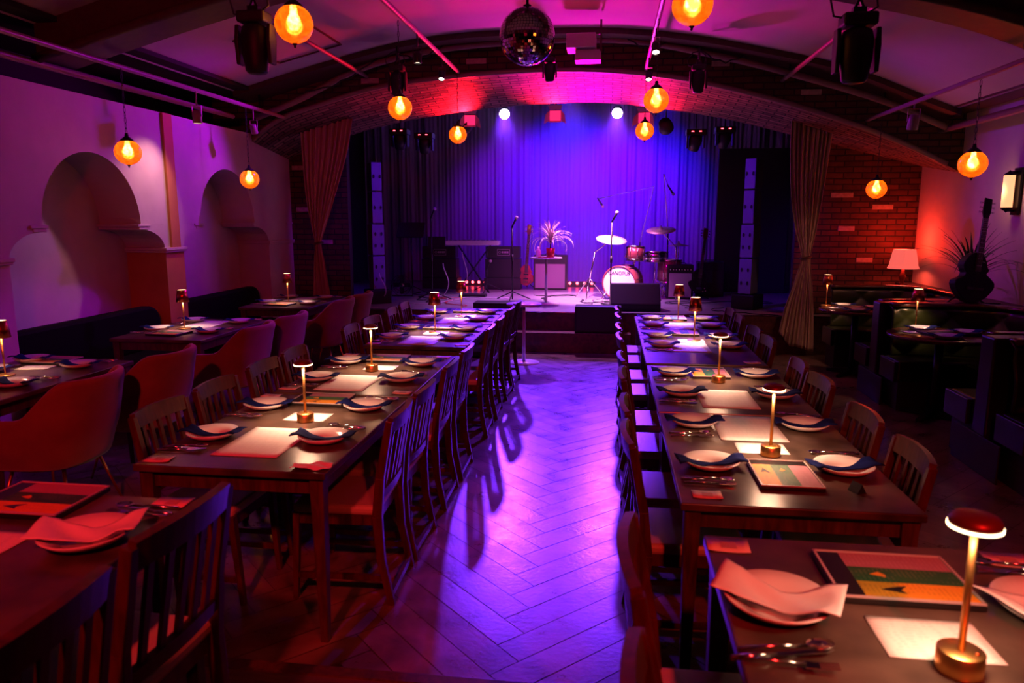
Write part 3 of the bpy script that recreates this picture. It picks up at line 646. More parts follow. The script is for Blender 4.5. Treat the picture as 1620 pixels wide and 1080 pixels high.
def dress(xc, y0, tname, left, near2, far2, sheet=None, a5=None, tray=None, cards=()):
    for wh, y in (('nearer',near2),('farther',far2)):
        if left:
            setting(xc-.285, y+random.uniform(-.02,.02), TZ, 1, wh+' wall-side', tname); setting(xc+.245, y+random.uniform(-.03,.03), TZ, -1, wh+' aisle-side', tname)
        else:
            setting(xc-.255, y, TZ, 1, wh+' aisle-side', tname); setting(xc+.26, y+.01, TZ, -1, wh+' booth-side', tname)
    for k, (x, y, rz) in enumerate(sheet or ()): dup(SH, (x,y,TZ+.001+.001*k), rz, 'large white printed sheet in the middle of the %s%s' % (tname, '' if len(sheet) == 1 else (', nearer sheet' if k == 0 else ', farther sheet')), 'large printed sheets')
    if a5: dup(NT, (a5[0],a5[1],TZ+.001), a5[2], 'small white printed note under the lamp on the %s' % tname, 'small notes under lamps')
    if tray: dup(TR, (tray[0],tray[1],TZ+.0005), tray[2], 'black-framed colour menu lying on the %s' % tname, 'colour menus')
    for x, y, rz, w in cards: dup(CD, (x,y,TZ+.0005), rz, 'small pink card on the %s of the %s' % (w, tname), 'small table cards')
LN = [n for _, n in LTAB]; RN = [n for _, n in RTAB]
dress(-1.5,2.61,LN[0],True,3.0,3.55,[(-1.51,2.97,0)],(-1.485,3.385,0),(-1.54,3.705,pi/2),[(-1.835,2.68,.1,'near left corner'),(-1.87,3.78,0,'far left corner')])
dress(-1.5,3.88,LN[1],True,4.235,4.77,[(-1.55,4.16,0)],(-1.50,4.62,.05),(-1.55,4.90,pi/2),[(-1.85,3.97,0,'near left corner'),(-1.16,3.95,0,'near right corner'),(-1.17,5.04,0,'far right corner'),(-1.86,5.05,0,'far left corner')])
dress(-1.5,5.46,LN[2],True,5.83,6.33,[(-1.51,5.73,0)],(-1.48,6.12,0),(-1.50,6.42,pi/2),[(-1.85,5.53,0,'near left corner'),(-1.14,5.55,.2,'near right corner')])
dress(-1.5,6.70,LN[3],True,6.95,7.49,[(-1.48,6.9,0)],(-1.45,7.28,0),(-1.48,7.62,pi/2),[(-1.14,6.76,.1,'near right corner')])
dress(.68,2.49,RN[0],False,2.895,3.50,[(.67,3.475,0)],(.675,3.16,0),(.69,2.805,0),[(.37,2.575,0,'near left corner')])
dress(.68,3.73,RN[1],False,4.12,4.66,[(.66,4.045,0)],None,(.65,4.70,0),[(.35,4.88,0,'far left corner')])
dress(.68,5.03,RN[2],False,5.71,6.16,[(.63,5.69,0)],(.68,6.0,0),None,[(1.0,5.12,.2,'near right corner')])
dress(.68,6.27,RN[3],False,6.80,7.26,[(.67,6.83,0)],None,(.65,7.32,0),[(.98,6.37,.1,'near right corner')])
dup(TR, (.66,6.34+.05,TZ+.0005), 0, 'black-framed colour menu at the near end of the farthest right row table', 'colour menus')
# triangular little sign on nearest right table
m = MB(); m.prism([(-.02,0),(.02,0),(0,.035)], .05, Matrix(((1,0,0,0),(0,0,1,0),(0,1,0,0),(0,0,0,1)))); tag(m.build('table_tent', M_mblack, loc=(.93,2.66,TZ+.001), rz=.4), 'tiny black tent sign near the front right corner of the nearest right row table', 'table sign')
# foreground tables
z0 = PZ+TZ
RF, LF = 'bottom right foreground table', 'bottom left foreground table'
setting(.375,1.515,z0,1,'left-hand',RF,True); setting(.945,1.56,z0,-1,'right-hand',RF,True,True)
dup(TR, (.665,1.665,z0+.0005), pi/2, 'open colour menu with orange, green and mauve pages on the %s' % RF, 'colour menus')
dup(NT, (.655,1.43,z0+.0008), 0, 'small white printed note behind the lamp on the %s' % RF, 'small notes under lamps')
dup(CD, (.318,1.808,z0+.0005), -.05, 'small red-lit card at the far left corner of the %s' % RF, 'small table cards'); dup(CD, (.985,1.815,z0+.0005), -.05, 'small red-lit card at the far right corner of the %s' % RF, 'small table cards')
setting(-1.33,1.62,z0,-1,'aisle-side',LF,True)
dup(TR, (-1.655,1.835,z0+.0005), pi/2, 'dark colour menu at the left edge of the %s' % LF, 'colour menus')
dup(NT, (-1.60,1.57,z0+.0008), 0, 'white printed note at the left edge of the %s' % LF, 'small notes under lamps')
dup(CD, (-1.262,1.885,z0+.0005), .05, 'small red-lit card at the far right corner of the %s' % LF, 'small table cards')
dup(SP, (-1.60,1.40,z0+.0045), pi/2+.2, 'steel spoon near the bottom left picture edge on the %s' % LF, 'cutlery on the tables')
for (y0, tn), off in zip(WT, (0,0,0)):
    i = [w[0] for w in WT].index(y0)
    if i == 0: P = [(-3.52,3.82,-1,'nearer aisle-side'),(-3.53,4.38,-1,'farther aisle-side'),(-4.0,4.16,1,'nearer wall-side'),(-4.0,4.52,1,'farther wall-side')]
    else: P = [(-3.47,y0+.40,-1,'nearer aisle-side'),(-3.50,y0+1.0,-1,'farther aisle-side'),(-3.99,y0+.46,1,'nearer wall-side'),(-3.98,y0+1.02,1,'farther wall-side')]
    for x, y, f, w in P: setting(x, y, TZ, f, w, tn)
    if i == 0: dup(NT, (-3.80,4.33,TZ+.0008), .2, 'white printed note behind the lamp on the %s' % tn, 'small notes under lamps'); dup(TR, (-3.84,4.52,TZ+.0005), pi/2, 'colour menu at the far end of the %s' % tn, 'colour menus')
    else:
        dup(SH, (-3.76,y0+.88,TZ+.001), 0, 'large white printed sheet in the middle of the %s' % tn, 'large printed sheets'); dup(TR, (-3.76,y0+.27,TZ+.0005), pi/2-.1, 'colour menu at the near end of the %s' % tn, 'colour menus')
    dup(CD, (-4.02,y0+1.15,TZ+.0005), 0, 'small card at the far left corner of the %s' % tn, 'small table cards')
# ------------------------------------------------------------------ table lamps
WARM = (1,.53,.33)
def mushroom(n=32):
    t = thing('table_lamp', 'x', 'lamp')
    m = MB(); m.lathe([(.0,0),(.040,0),(.0405,.003),(.0405,.041),(.038,.043),(0,.043)], n=n); bs = m.build('base', M_brass, t)
    MB().lathe([(.004,.043),(.004,.046),(0,.046)], c=(.022,-.014,0), n=12).build('touch_button', M_copper, bs)
    MB().tube([(0,0,.043),(0,0,.285)], .0065, 12).build('stem', M_brass, t)
    MB().lathe([(0,.309),(.024,.308),(.037,.303),(.0435,.294),(.0435,.285),(.041,.283),(.0,.283)][::-1], n=n).build('lamp_shade', M_redm, t); sh = t.children[-1]
    MB().lathe([(.0420,.2825),(.0450,.2825),(.0450,.2875),(.0420,.2875)][::-1], n=n, close=True).build('light_ring', M_led, sh)
    return t
def cone(n=28):
    t = thing('table_lamp', 'x', 'lamp')
    MB().lathe([(0,0),(.055,0),(.055,.006),(.052,.008),(0,.008)], n=n).build('base', M_brass, t)
    MB().tube([(0,0,.008),(0,0,.25)], [.0035,.009], 10).build('stem', M_brass, t)
    MB().lathe([(.055,.245),(.040,.355)], n=n, close=True).build('lamp_shade', M_copper, t, solid=.002)
    MB().lathe([(0,.350),(.037,.350),(.037,.354),(0,.354)], n=n).build('light_disc', M_ledtop, t)
    return t
LM, LC = mushroom(), cone()
lamps = [(0,-1.47,3.315,TZ,'gold mushroom lamp on the nearest table of the left row'),(0,-1.53,4.52,TZ,'gold mushroom lamp on the second table of the left row'),
 (0,.695,3.075,TZ,'gold mushroom lamp on the nearest table of the right row'),(0,.68,4.475,TZ,'gold mushroom lamp on the second table of the right row'),
 (0,.662,1.33,z0,'large-looking gold mushroom lamp on the bottom right foreground table'),
 (1,-1.50,6.16,TZ,'copper cone lamp on the third table of the left row'),(1,-1.49,7.28,TZ,'copper cone lamp on the farthest table of the left row'),
 (1,.705,6.03,TZ,'copper cone lamp on the third table of the right row'),(1,.68,7.18,TZ,'copper cone lamp on the farthest table of the right row'),
 (1,-3.80,4.07,TZ,'copper cone lamp at the left picture edge'),(1,-3.80,6.07,TZ,'copper cone lamp on the middle table by the left wall'),(1,-3.72,8.07,TZ,'copper cone lamp on the farthest table by the left wall'),
 (1,2.80,7.03,TZ,'thin cone lamp on the nearer round booth table'),(1,2.48,8.70,TZ,'thin cone lamp on the farther round booth table')]
for k, x, y, z, lab in lamps:
    dup(LC if k else LM, (x,y,z+.001), 0, lab, 'gold table lamps')
    if k: lamp('table_lamp_light', 'SPOT', (x,y,z+.30), WARM, 30.0 if -2 < x < 2 else (7.0 if x > 2 else 13.0), (x,y+.001,z), .03, 160, .9)
    else: lamp('table_lamp_light', 'SPOT', (x,y,z+.275), WARM, 12.0 if z > .8 else 28.0, (x,y+.001,z), .05, 168, 1)
# ------------------------------------------------------------------ globe pendants
def pendant(x, y, z, ztop, lab, r=.105):
    t = thing('globe_pendant', lab, 'pendant lamp', (x,y,z), 0, 'amber glass globe pendants')
    MB().lathe([(.012,-r*.995)]+[(r*sin(a),-r*cos(a)*.97) for a in [k/18*pi for k in range(2,17)]]+[(.035,r*.93)], n=32).build('glass_globe', M_amber, t)
    MB().lathe([(.0,-.03),(.022,-.024),(.034,.0),(.030,.025),(.018,.045),(.013,.085),(0,.086)], n=18).build('bulb', M_bulb, t)
    MB().lathe([(.055,r*.83),(.050,r*.95),(.028,r*1.12),(.016,r*1.2),(.012,r*1.45),(0,r*1.46)], n=20).build('cap', M_blackm, t)
    MB().lathe([(0,-r*1.22),(.008,-r*1.15),(.004,-r*1.1),(.013,-r*1.03),(.016,-r*.97),(0,-r*.96)], n=12).build('finial', M_blackm, t)
    c = MB(); L = ztop-z-r*1.4; n = max(2, int(L/.042)); st = L/n
    for k in range(n):
        z1 = r*1.4+st*(k+.5); a = (k % 2)*pi/2
        c.tube([(cos(a)*.008*cos(q), sin(a)*.008*cos(q), z1+st*.62*sin(q)) for q in [j/8*2*pi for j in range(9)]], .0022, 5, cap=False)
    c.build('chain', M_blackm, t)
    lamp('pendant_light', 'POINT', (x,y,z-.01), (1,.42,.10), .55, None, .045)
pend = [(-1.76,4.07,2.79,3.40,'amber globe pendant at the top left beside a black moving head'),(-1.84,6.42,2.68,3.40,'amber globe pendant hanging before the left part of the brick arch'),
 (-1.80,8.70,2.70,3.40,'small amber globe pendant hanging against the dark stage opening on the left'),(.40,4.10,2.82,3.38,'amber globe pendant cut by the top picture edge'),
 (.36,6.42,2.70,3.38,'pink-lit globe pendant before the right part of the brick arch'),(.37,8.70,2.71,3.38,'small magenta-lit globe pendant below the pink-lit one at the stage'),
 (-3.98,5.74,2.27,2.93,'amber globe pendant before the left wall above the nearer arch'),(-4.0,7.85,2.16,2.93,'amber globe pendant before the left wall beside the farther arch'),
 (2.82,6.30,2.15,2.78,'amber globe pendant at the right before the plaster wall'),(2.84,8.45,2.04,2.78,'amber globe pendant before the right brick wall')]
for p in pend: pendant(*p)
# ------------------------------------------------------------------ mirror ball
def discoball():
    t = thing('mirror_ball', 'mirror ball covered in small square mirrors hanging from the ceiling centre', 'mirror ball', (-.62,5.5,3.02)); R = .20
    MB().lathe([(R*.985*sin(k/24*pi)+1e-5, -R*.985*cos(k/24*pi)) for k in range(25)], n=40).build('core', M_blackm, t)
    m = MB(); nr = 30
    for i in range(nr):
        th = (i+.5)/nr*pi; n = max(4, int(2*pi*R*sin(th)/.0212))
        for j in range(n):
            a = 2*pi*(j+.5*(i%2))/n; nrm = Vector((sin(th)*cos(a), sin(th)*sin(a), cos(th))); jit = Vector((random.uniform(-.035,.035) for _ in range(3))); nn = (nrm+jit).normalized()
            e = nn.cross(Vector((0,0,1))).normalized(); u = e.cross(nn); p = nrm*R; h = .0094
            m._add([p-e*h-u*h, p+e*h-u*h, p+e*h+u*h, p-e*h+u*h], [(0,3,2,1)] if False else [(0,1,2,3)])
    m.build('mirror_tiles', M_ball_mirror, t)
    MB().lathe([(0,R*.97),(.03,R*.97),(.03,R*1.06),(.01,R*1.1),(.008,.66),(0,.66)], n=12).build('rod', M_blackm, t)
discoball()
# ------------------------------------------------------------------ moving heads
def moving(loc, s, lab, ztop, rz=0, cable=True, grp='black moving head lights'):
    t = thing('moving_head', lab, 'stage light', loc, rz, grp)
    MB().box((0,0,.20*s), (.26*s,.20*s,.10*s)).build('base', M_black, t, bevel=.02*s)
    for sx in (-1,1):
        m = MB(); m.prism([(-.055*s,-.20*s),(.05*s,-.20*s),(.075*s,.02*s),(.05*s,.14*s),(-.05*s,.14*s),(-.075*s,.0)], .035*s, Matrix(((0,0,1,sx*.150*s-.0175*s),(1,0,0,0),(0,1,0,0),(0,0,0,1)))); m.build('yoke_arm', M_black, t, bevel=.008*s)
    m = MB(); m.lathe([(0,-.27),(.085,-.27),(.10,-.25),(.105,-.20),(.125,-.10),(.128,.05),(.11,.12),(.06,.145),(0,.15)], n=28, T=Matrix.Diagonal((s,s,s,1))); m.build('head', M_blackg, t)
    MB().lathe([(0,-.275*s),(.078*s,-.275*s),(.078*s,-.271*s)][::1], n=24).build('lens', M_blackg, t)
    c = MB(); c.box((0,0,.275*s), (.10*s,.06*s,.05*s)); c.bar((-.03*s,0,.3*s),(0,0,.37*s),.02*s); c.bar((.03*s,0,.3*s),(0,0,.37*s),.02*s); c.tube([(0,0,.35*s),(0,0,max(.38*s,ztop-loc[2]))], .012, 8); c.build('clamp', M_blackm, t)
    if cable:
        c = MB(); c.tube([(-.10*s,.0,.22*s),(-.19*s,0,.24*s),(-.22*s,.0,.36*s),(-.12*s,0,.47*s),(0,0,.50*s)], .006, 6); c.tube([(.06*s,0,.25*s),(.14*s,0,.30*s),(.12*s,0,.42*s),(0,0,.50*s)], .006, 6); c.build('cable', M_black, t)
moving((-1.98,4.05,2.70), .62, 'large black moving head light hanging at the top left beside a globe', 3.45)
moving((1.27,4.25,2.62), .66, 'large black moving head light hanging at the top right', 3.45)
moving((-2.40,8.30,3.26), .62, 'small black moving head above the left part of the brick arch', 3.62)
moving((.90,8.30,3.20), .55, 'small black moving head above the right part of the brick arch', 3.52)
moving((-.70,8.45,3.36), .48, 'small blue-lit black moving head just below the mirror ball', 3.66, cable=False)
# small downlights with warm lens
def spotcan(loc, lab, ztop, s=1, lit=True, tilt=0, m_=None, grp='small spotlights on the ceiling pipes'):
    m_ = m_ or M_blackm; t = thing('spotlight', lab, 'spotlight', loc, 0, grp)
    T = Euler((tilt,0,0)).to_matrix().to_4x4()
    MB().lathe([(.030,.05),(.036,.02),(.037,-.05),(.034,-.055)], n=18, T=T @ Matrix.Diagonal((s,s,s,1)), close=True).build('housing', m_, t, solid=.003)
    MB().lathe([(0,.055*s),(.031*s,.05*s)], n=18, T=T, close=True).build('back_cap', m_, t)
    MB().lathe([(0,-.045*s),(.032*s,-.045*s)], n=18, T=T, close=True).build('lens', M_warmlens if lit else M_blackg, t)
    c = MB(); c.bar((-.042*s,0,0),(-.042*s,0,.09*s),.004,.012); c.bar((.042*s,0,0),(.042*s,0,.09*s),.004,.012); c.bar((-.042*s,0,.09*s),(.042*s,0,.09*s),.012,.004); c.tube([(0,0,.09*s),(0,0,ztop-loc[2])], .008, 6); c.build('bracket', m_, t)
spotcan((-3.99,6.85,2.70), 'lit white track spotlight hanging over the left wall before the dark gap', 2.94, 1.15, True, 0, M_pipe)
spotcan((-3.99,8.0,2.72), 'unlit white track spotlight next to the lit one over the left wall', 2.94, 1.0, False, .4, M_pipe)
spotcan((-1.80,6.9,3.20), 'lit small black spotlight above and left of the mirror ball', 3.41, 1.0)
spotcan((-1.80,7.9,3.22), 'small black spotlight aimed at the arch left of the mirror ball', 3.41, .9, True, -.5)
spotcan((.37,6.9,3.22), 'small black spotlight on the pipe right of the mirror ball, upper one', 3.39, 1.0, True, -.5)
spotcan((.37,8.1,3.20), 'small black spotlight on the pipe right of the mirror ball, lower one', 3.39, .9, True, -.5)
spotcan((2.80,7.5,2.62), 'unlit glass-front spotlight on the right-hand pipe before the brick', 2.79, 1.3, False, .2, M_pipe)
# projector / speaker bracket behind ball
t = thing('ceiling_projector', 'pale box with a bracket hanging behind the mirror ball', 'projector', (-.28,7.9,3.50))
MB().box((-.05,0,0), (.30,.30,.14)).build('housing', M_whitep, t, bevel=.01); q = MB(); q.bar((-.15,-.1,.07),(.15,-.1,.07),.02); q.bar((.15,-.1,-.10),(.15,-.1,.20),.02); q.build('bracket', M_rib, t); MB().box((.02,.02,-.13), (.26,.20,.10)).build('lower_panel', M_whitep, t)
# loose cables on the pipe
for k, (x0, x1) in enumerate(((-3.6,-2.7),(-2.5,-1.9),(-1.2,-.9),(.1,.6),(.9,1.4))):
    pts = [(x0+(x1-x0)*j/8, 8.56, interp(A2, x0+(x1-x0)*j/8)+.05-.10*sin(j/8*pi)*(1+.3*(j%2))) for j in range(9)]
    tag(MB().tube(pts, .008, 5).build('cable', M_black), 'loose black cable drooping on the upper curved pipe, %s' % ['leftmost','by the left moving head','left of the mirror ball','right of the mirror ball','by the right moving head'][k], 'cable')
# ------------------------------------------------------------------ drapes
def drape(P, y, lab, z0_, tie, seed, hem=0):
    t = thing('stage_curtain', lab, 'curtain', (0,0,0), 0, 'beige drapes tied back at the stage'); rnd = random.Random(seed)
    ph = [rnd.uniform(0,6) for _ in range(4)]
    zs = [p[0] for p in P]
    def fn(u, v):
        z = zs[0]+(zs[-1]-zs[0])*v
        l = interp([(p[0],p[1]) for p in P[::-1]], z); r_ = interp([(p[0],p[2]) for p in P[::-1]], z)
        if z > 2.5: z = z - (u*P[0][3])*(z-2.5)/(zs[0]-2.5)
        w = r_-l; amp = .016*min(1, w/.35)+.006
        return (l+w*u+.006*sin(30*u+ph[0]), y+amp*sin(2*pi*9*u+ph[1]+.9*sin(3*z)+1.5*sin(7*u))+.5*amp*sin(2*pi*17*u+ph[2])+.03*sin(3*u+2*z), z+(.03*sin(5*u+ph[3]) if v > .98 else 0)+hem*max(0,.35-u)*max(0,v-.72)*3)
    MB().surf(fn, 110, 60).build('drape', M_curtain, t, solid=.003)
    c = (sum(P[tie][1:3])/2, y, P[tie][0]); m = MB(); wv = (P[tie][2]-P[tie][1])/2+.012
    m.tube([(c[0]+wv*cos(a), y+.055*sin(a), c[2]+.012*cos(a)) for a in [k/20*2*pi for k in range(21)]], .014, 6, cap=False); m.build('tieback', M_rib, t)
drape([(3.00,-4.05,-3.33,.0),(2.6,-4.03,-3.42,0),(2.0,-4.00,-3.62,0),(1.6,-3.95,-3.76,0),(1.40,-3.92,-3.82,0),(1.15,-3.95,-3.78,0),(.6,-3.99,-3.70,0),(.1,-4.03,-3.64,0)], 9.40, 'sheer beige curtain tied in the middle at the left side of the stage', .1, 4, 3)
drape([(2.90,2.13,2.62,.12),(2.5,2.14,2.60,0),(2.0,2.18,2.55,0),(1.6,2.26,2.50,0),(1.25,2.36,2.45,0),(1.0,2.31,2.48,0),(.55,2.21,2.53,0),(.10,2.14,2.56,0)], 9.42, 'beige curtain tied in the middle at the right side of the stage', .1, 4, 5, .8)
# backdrop
def bd(u, v):
    x = -4.8+9.0*u; z = .50+3.75*v
    return (x, 14.15+.022*sin(2*pi*u*58+1.8*sin(u*37))*(.6+.4*sin(u*23))+.03*sin(2*pi*u*19+.5*v)+.012*sin(2*pi*u*113), z)
tag(MB().surf(bd, 620, 3).build('backdrop_curtain', M_back), 'full-width pleated blue-lit curtain closing the back of the stage', 'curtain')
# dark wing panels
tag(MB().b3(1.75,2.9,12.6,12.68,STZ+.01,2.85).build('wing_panel', M_box), 'tall dark purple panel at the right side of the stage', 'panel')
# haze
hz = MB().b3(-4.6,4.1,11.3,14.0,.6,4.2).build('stage_haze', M_void); tag(hz, 'thin haze hanging in the air above the stage, lit violet by the spotlights', 'haze', kind='stuff')
hm = bpy.data.materials.new('haze'); N_, L_ = nodes(hm); N_.clear(); ou = N_.new('ShaderNodeOutputMaterial'); vs_ = N_.new('ShaderNodeVolumeScatter'); vs_.inputs['Density'].default_value = .05; vs_.inputs['Anisotropy'].default_value = .2; L_.new(vs_.outputs[0], ou.inputs['Volume']); hz.data.materials.clear(); hz.data.materials.append(hm)
# ------------------------------------------------------------------ stage fixtures
tag(MB().tube([(-4.8,12.25,3.86),(4.2,12.25,3.86)], .024, 8).build('lighting_pipe', M_blackm), 'black lighting pipe across the stage above the violet spotlights', 'pipe')
tag(MB().tube([(-4.8,10.35,3.60),(4.2,10.35,3.60)], .024, 8).build('lighting_pipe', M_blackm), 'black lighting pipe just inside the brick arch', 'pipe')
def par(loc, aim, lab, lens, s=1, ztop=3.86, grp='violet spotlights over the stage'):
    t = thing('stage_spotlight', lab, 'stage light', loc, 0, grp)
    R = (Vector(aim)-Vector(loc)).to_track_quat('-Z','Y').to_matrix().to_4x4()
    MB().lathe([(.0,.22),(.06,.20),(.085,.10),(.09,-.08),(.088,-.09),(.083,-.08),(.08,.0),(0,.0)], n=24, T=R @ Matrix.Diagonal((s,s,s,1))).build('housing', M_black, t)
    MB().lathe([(0,-.075),(.082,-.075)][::-1], n=24, T=R @ Matrix.Diagonal((s,s,s,1)), close=True).build('lens', lens, t)
    m = MB(); m.bar((-.11*s,0,0),(-.11*s,0,.16*s),.008,.03); m.bar((.11*s,0,0),(.11*s,0,.16*s),.008,.03); m.bar((-.11*s,0,.16*s),(.11*s,0,.16*s),.03,.008); m.tube([(0,0,.16*s),(0,0,ztop-loc[2])],.012,6); m.build('yoke', M_blackm, t)
par((-1.74,12.17,3.42), (-.9,6,.9), 'glaring violet spotlight high over the left half of the stage', M_beam)
par((.08,12.17,3.40), (-.1,6,.9), 'glaring violet spotlight high over the right half of the stage', M_beam)
M_ledspot = mat('led_dots', (.3,.1,.35), .4, emit=(.5,.1,.6), estr=.25)
def ledpar(loc, lab):
    t = thing('led_spotlight', lab, 'stage light', loc, 0, 'led spotlights with dotted lenses'); R = Euler((RD(62),0,RD(-15))).to_matrix().to_4x4()
    MB().lathe([(0,.10),(.08,.09),(.10,.0),(.10,-.05),(0,-.045)], n=22, T=R).build('housing', M_black, t)
    m = MB()
    for r, n in ((.0,1),(.035,6),(.07,12)):
        for k in range(n): m.lathe([(0,-.054),(.011,-.052),(.012,-.046)], n=7, T=R @ Matrix.Translation((r*cos(2*pi*k/n), r*sin(2*pi*k/n), 0)), close=True)
    m.build('lens_dots', M_ledspot, t); MB().tube([(0,0,.05),(0,0,3.60-loc[2])], .01, 6).build('bracket', M_blackm, t)
ledpar((-2.05,10.35,2.99), 'dotted led spotlight left of the left red barn-door light'); ledpar((.72,10.35,2.95), 'dotted led spotlight right of the right red barn-door light')
def barn(loc, lab, rz):
    t = thing('barn_door_light', lab, 'stage light', loc, rz, 'red barn-door lights under the arch')
    m = MB(); m.box((0,.05,0), (.15,.14,.15)); m.build('housing', M_pinkglow if False else M_redm, t, bevel=.01)
    MB().box((0,-.028,-.005), (.15,.012,.135)).build('red_gel', M_redglow, t)
    def flap(P): q = MB(); q._add(P, [(0,1,2,3)]); q.build('barn_door', M_whitep, t, solid=.004)
    flap([(-.075,-.035,.075),(.075,-.035,.075),(.10,-.07,.13),(-.10,-.07,.13)][::1]); flap([(-.075,-.035,-.07),(.075,-.035,-.07),(.085,-.10,-.10),(-.085,-.10,-.10)])
    flap([(-.078,-.035,-.07),(-.078,-.035,.07),(-.13,-.10,.0),(-.15,-.10,-.12)]); flap([(.078,-.035,-.07),(.078,-.035,.07),(.13,-.10,.0),(.15,-.10,-.12)])
    MB().tube([(0,.05,.07),(0,.05,3.60-loc[2])], .012, 6).build('bracket', M_blackm, t)
barn((-1.96,10.3,3.07), 'red-glowing light with barn doors at the left under the arch crown', .2); barn((-.77,10.3,3.11), 'red-glowing light with barn doors at the middle of the arch crown', 0); barn((.43,10.3,3.06), 'pink-glowing light with barn doors at the right under the arch crown', -.2)
def dimfix(loc, lab):
    t = thing('moving_head', lab, 'stage light', loc, 0, 'dark moving heads inside the stage'); MB().box((0,0,.09), (.26,.2,.08)).build('base', M_blackg, t, bevel=.01)
    MB().lathe([(0,-.15),(.07,-.14),(.09,0),(.07,.07),(0,.08)], n=18, T=Euler((.5,0,.3)).to_matrix().to_4x4()).build('head', M_blackg, t)
    MB().box((-.11,0,0), (.02,.12,.22)).build('yoke_arm', M_blackg, t); MB().box((.11,0,0), (.02,.12,.22)).build('yoke_arm', M_blackg, t); m = MB(); m.box((-.05,-.102,.10), (.03,.004,.01)); m.box((.05,-.102,.10), (.03,.004,.01)); m.build('indicator', M_redled, t); MB().tube([(0,0,.13),(0,0,3.60-loc[2])], .01, 6).build('bracket', M_blackm, t)
dimfix((-2.62,10.35,2.78), 'dark moving head inside the arch, right one of the left pair'); dimfix((-2.98,10.35,2.84), 'dark moving head inside the arch, left one of the left pair')
dimfix((1.12,10.35,2.77), 'dark moving head with tiny orange lights inside the arch on the right'); dimfix((1.50,10.35,2.80), 'dark fixture inside the arch on the right nearest the curtain')
# led strips on the floor at the back
for x0, x1, n, lab in ((-2.62,-1.80,8,'floor led bar with a row of red lamps left of the bass guitar'),(-.70,-.30,4,'floor led bar with red lamps right of the speaker cabinet')):
    t = thing('led_bar', lab, 'light bar', (0,0,0), 0, 'red led bars on the stage floor'); w = x1-x0
    MB().b3(x0-.06,x1+.06,13.3,13.36,STZ+.001,STZ+.10).build('housing', M_black, t); 
    for k in range(n):
        x = x0+w*k/(n-1); MB().lathe([(.026*sin(a_),-.026*cos(a_)) for a_ in [q_/8*pi for q_ in range(9)]], n=12, T=Matrix.Translation((x,13.29,STZ+.07))).build('led_lamp', M_redled, t)
# ------------------------------------------------------------------ speakers
def linearray(x, rz, lab):
    t = thing('line_array_speaker', lab, 'speaker', (x,10.42,STZ), rz, 'tall loudspeaker columns beside the stage')
    MB().box((0,0,.10), (.32,.34,.20)).build('base', M_blackg, t, bevel=.01)
    z = .20
    for k, h in enumerate((.50,.46,.46,.42)):
        w = .18 if k < 2 else .15
        cb = MB().box((0,0,z+h/2), (w,.24,h-.02)).build('cabinet', M_box2, t, bevel=.008)
        for zz in ((.32,.68) if k < 2 else (.5,)):
            for xx in (-.045,.045):
                MB().lathe([(0,.0),(.016,.002),(.019,.006)], n=12, T=Matrix.Translation((xx,-.125,z+h*zz)) @ Euler((pi/2,0,0)).to_matrix().to_4x4() @ Matrix.Diagonal((.8,1.5,1,1)), close=True).build('port', M_black, cb)
        z += h
M_box2 = mat('blue_grey_cabinet', (.16,.14,.22), .5, bump=.1)
linearray(-3.40, .60, 'tall column loudspeaker at the left side of the stage'); linearray(1.92, -.60, 'tall column loudspeaker at the right side of the stage')
def wedge(loc, rz, lab, w=.60, name='stage_monitor'):
    t = thing(name, lab, 'speaker', loc, rz, 'black wedge monitors on the stage front'); poly = [(-.20,0),(.22,0),(.26,.10),(.10,.36),(-.02,.36),(-.22,.10)]
    T = Matrix(((0,0,1,-w/2),(1,0,0,0),(0,1,0,0),(0,0,0,1))); MB().prism(poly, w, T).build('cabinet', M_blackg, t, bevel=.012)
    g = MB(); g._add([(-w/2+.03,.245,.13),(w/2-.03,.245,.13),(w/2-.03,.112,.345),(-w/2+.03,.112,.345)], [(0,1,2,3)]); g.build('grille', M_grille2, t, solid=.006)
    h = MB(); h.tube([(w/2+.004,-.05,.12),(w/2+.02,-.02,.14),(w/2+.02,.05,.14),(w/2+.004,.08,.12)], .008, 6); h.build('handle', M_blackm, t)
M_grille2 = mat('dark_grille', (.02,.02,.022), .45, bump=.3, bscale=400)
wedge((.36,10.05,STZ), .05, 'black wedge monitor on the stage in front of the drum kit', .66)
def floorbox(loc, d, lab):
    t = thing('floor_speaker', lab, 'speaker', loc, 0, 'low black speakers at the stage front'); MB().box((0,0,d[2]/2), d).build('cabinet', M_black, t, bevel=.012); MB().box((0,-d[1]/2-.004,d[2]/2), (d[0]-.06,.006,d[2]-.06)).build('grille', M_grille2, t)
floorbox((-.125,9.49,.262), (.60,.24,.345), 'black speaker box standing on the step in front of the stage'); floorbox((-1.48,9.82,STZ), (.68,.30,.11), 'flat black speaker lying at the stage edge behind the left row')
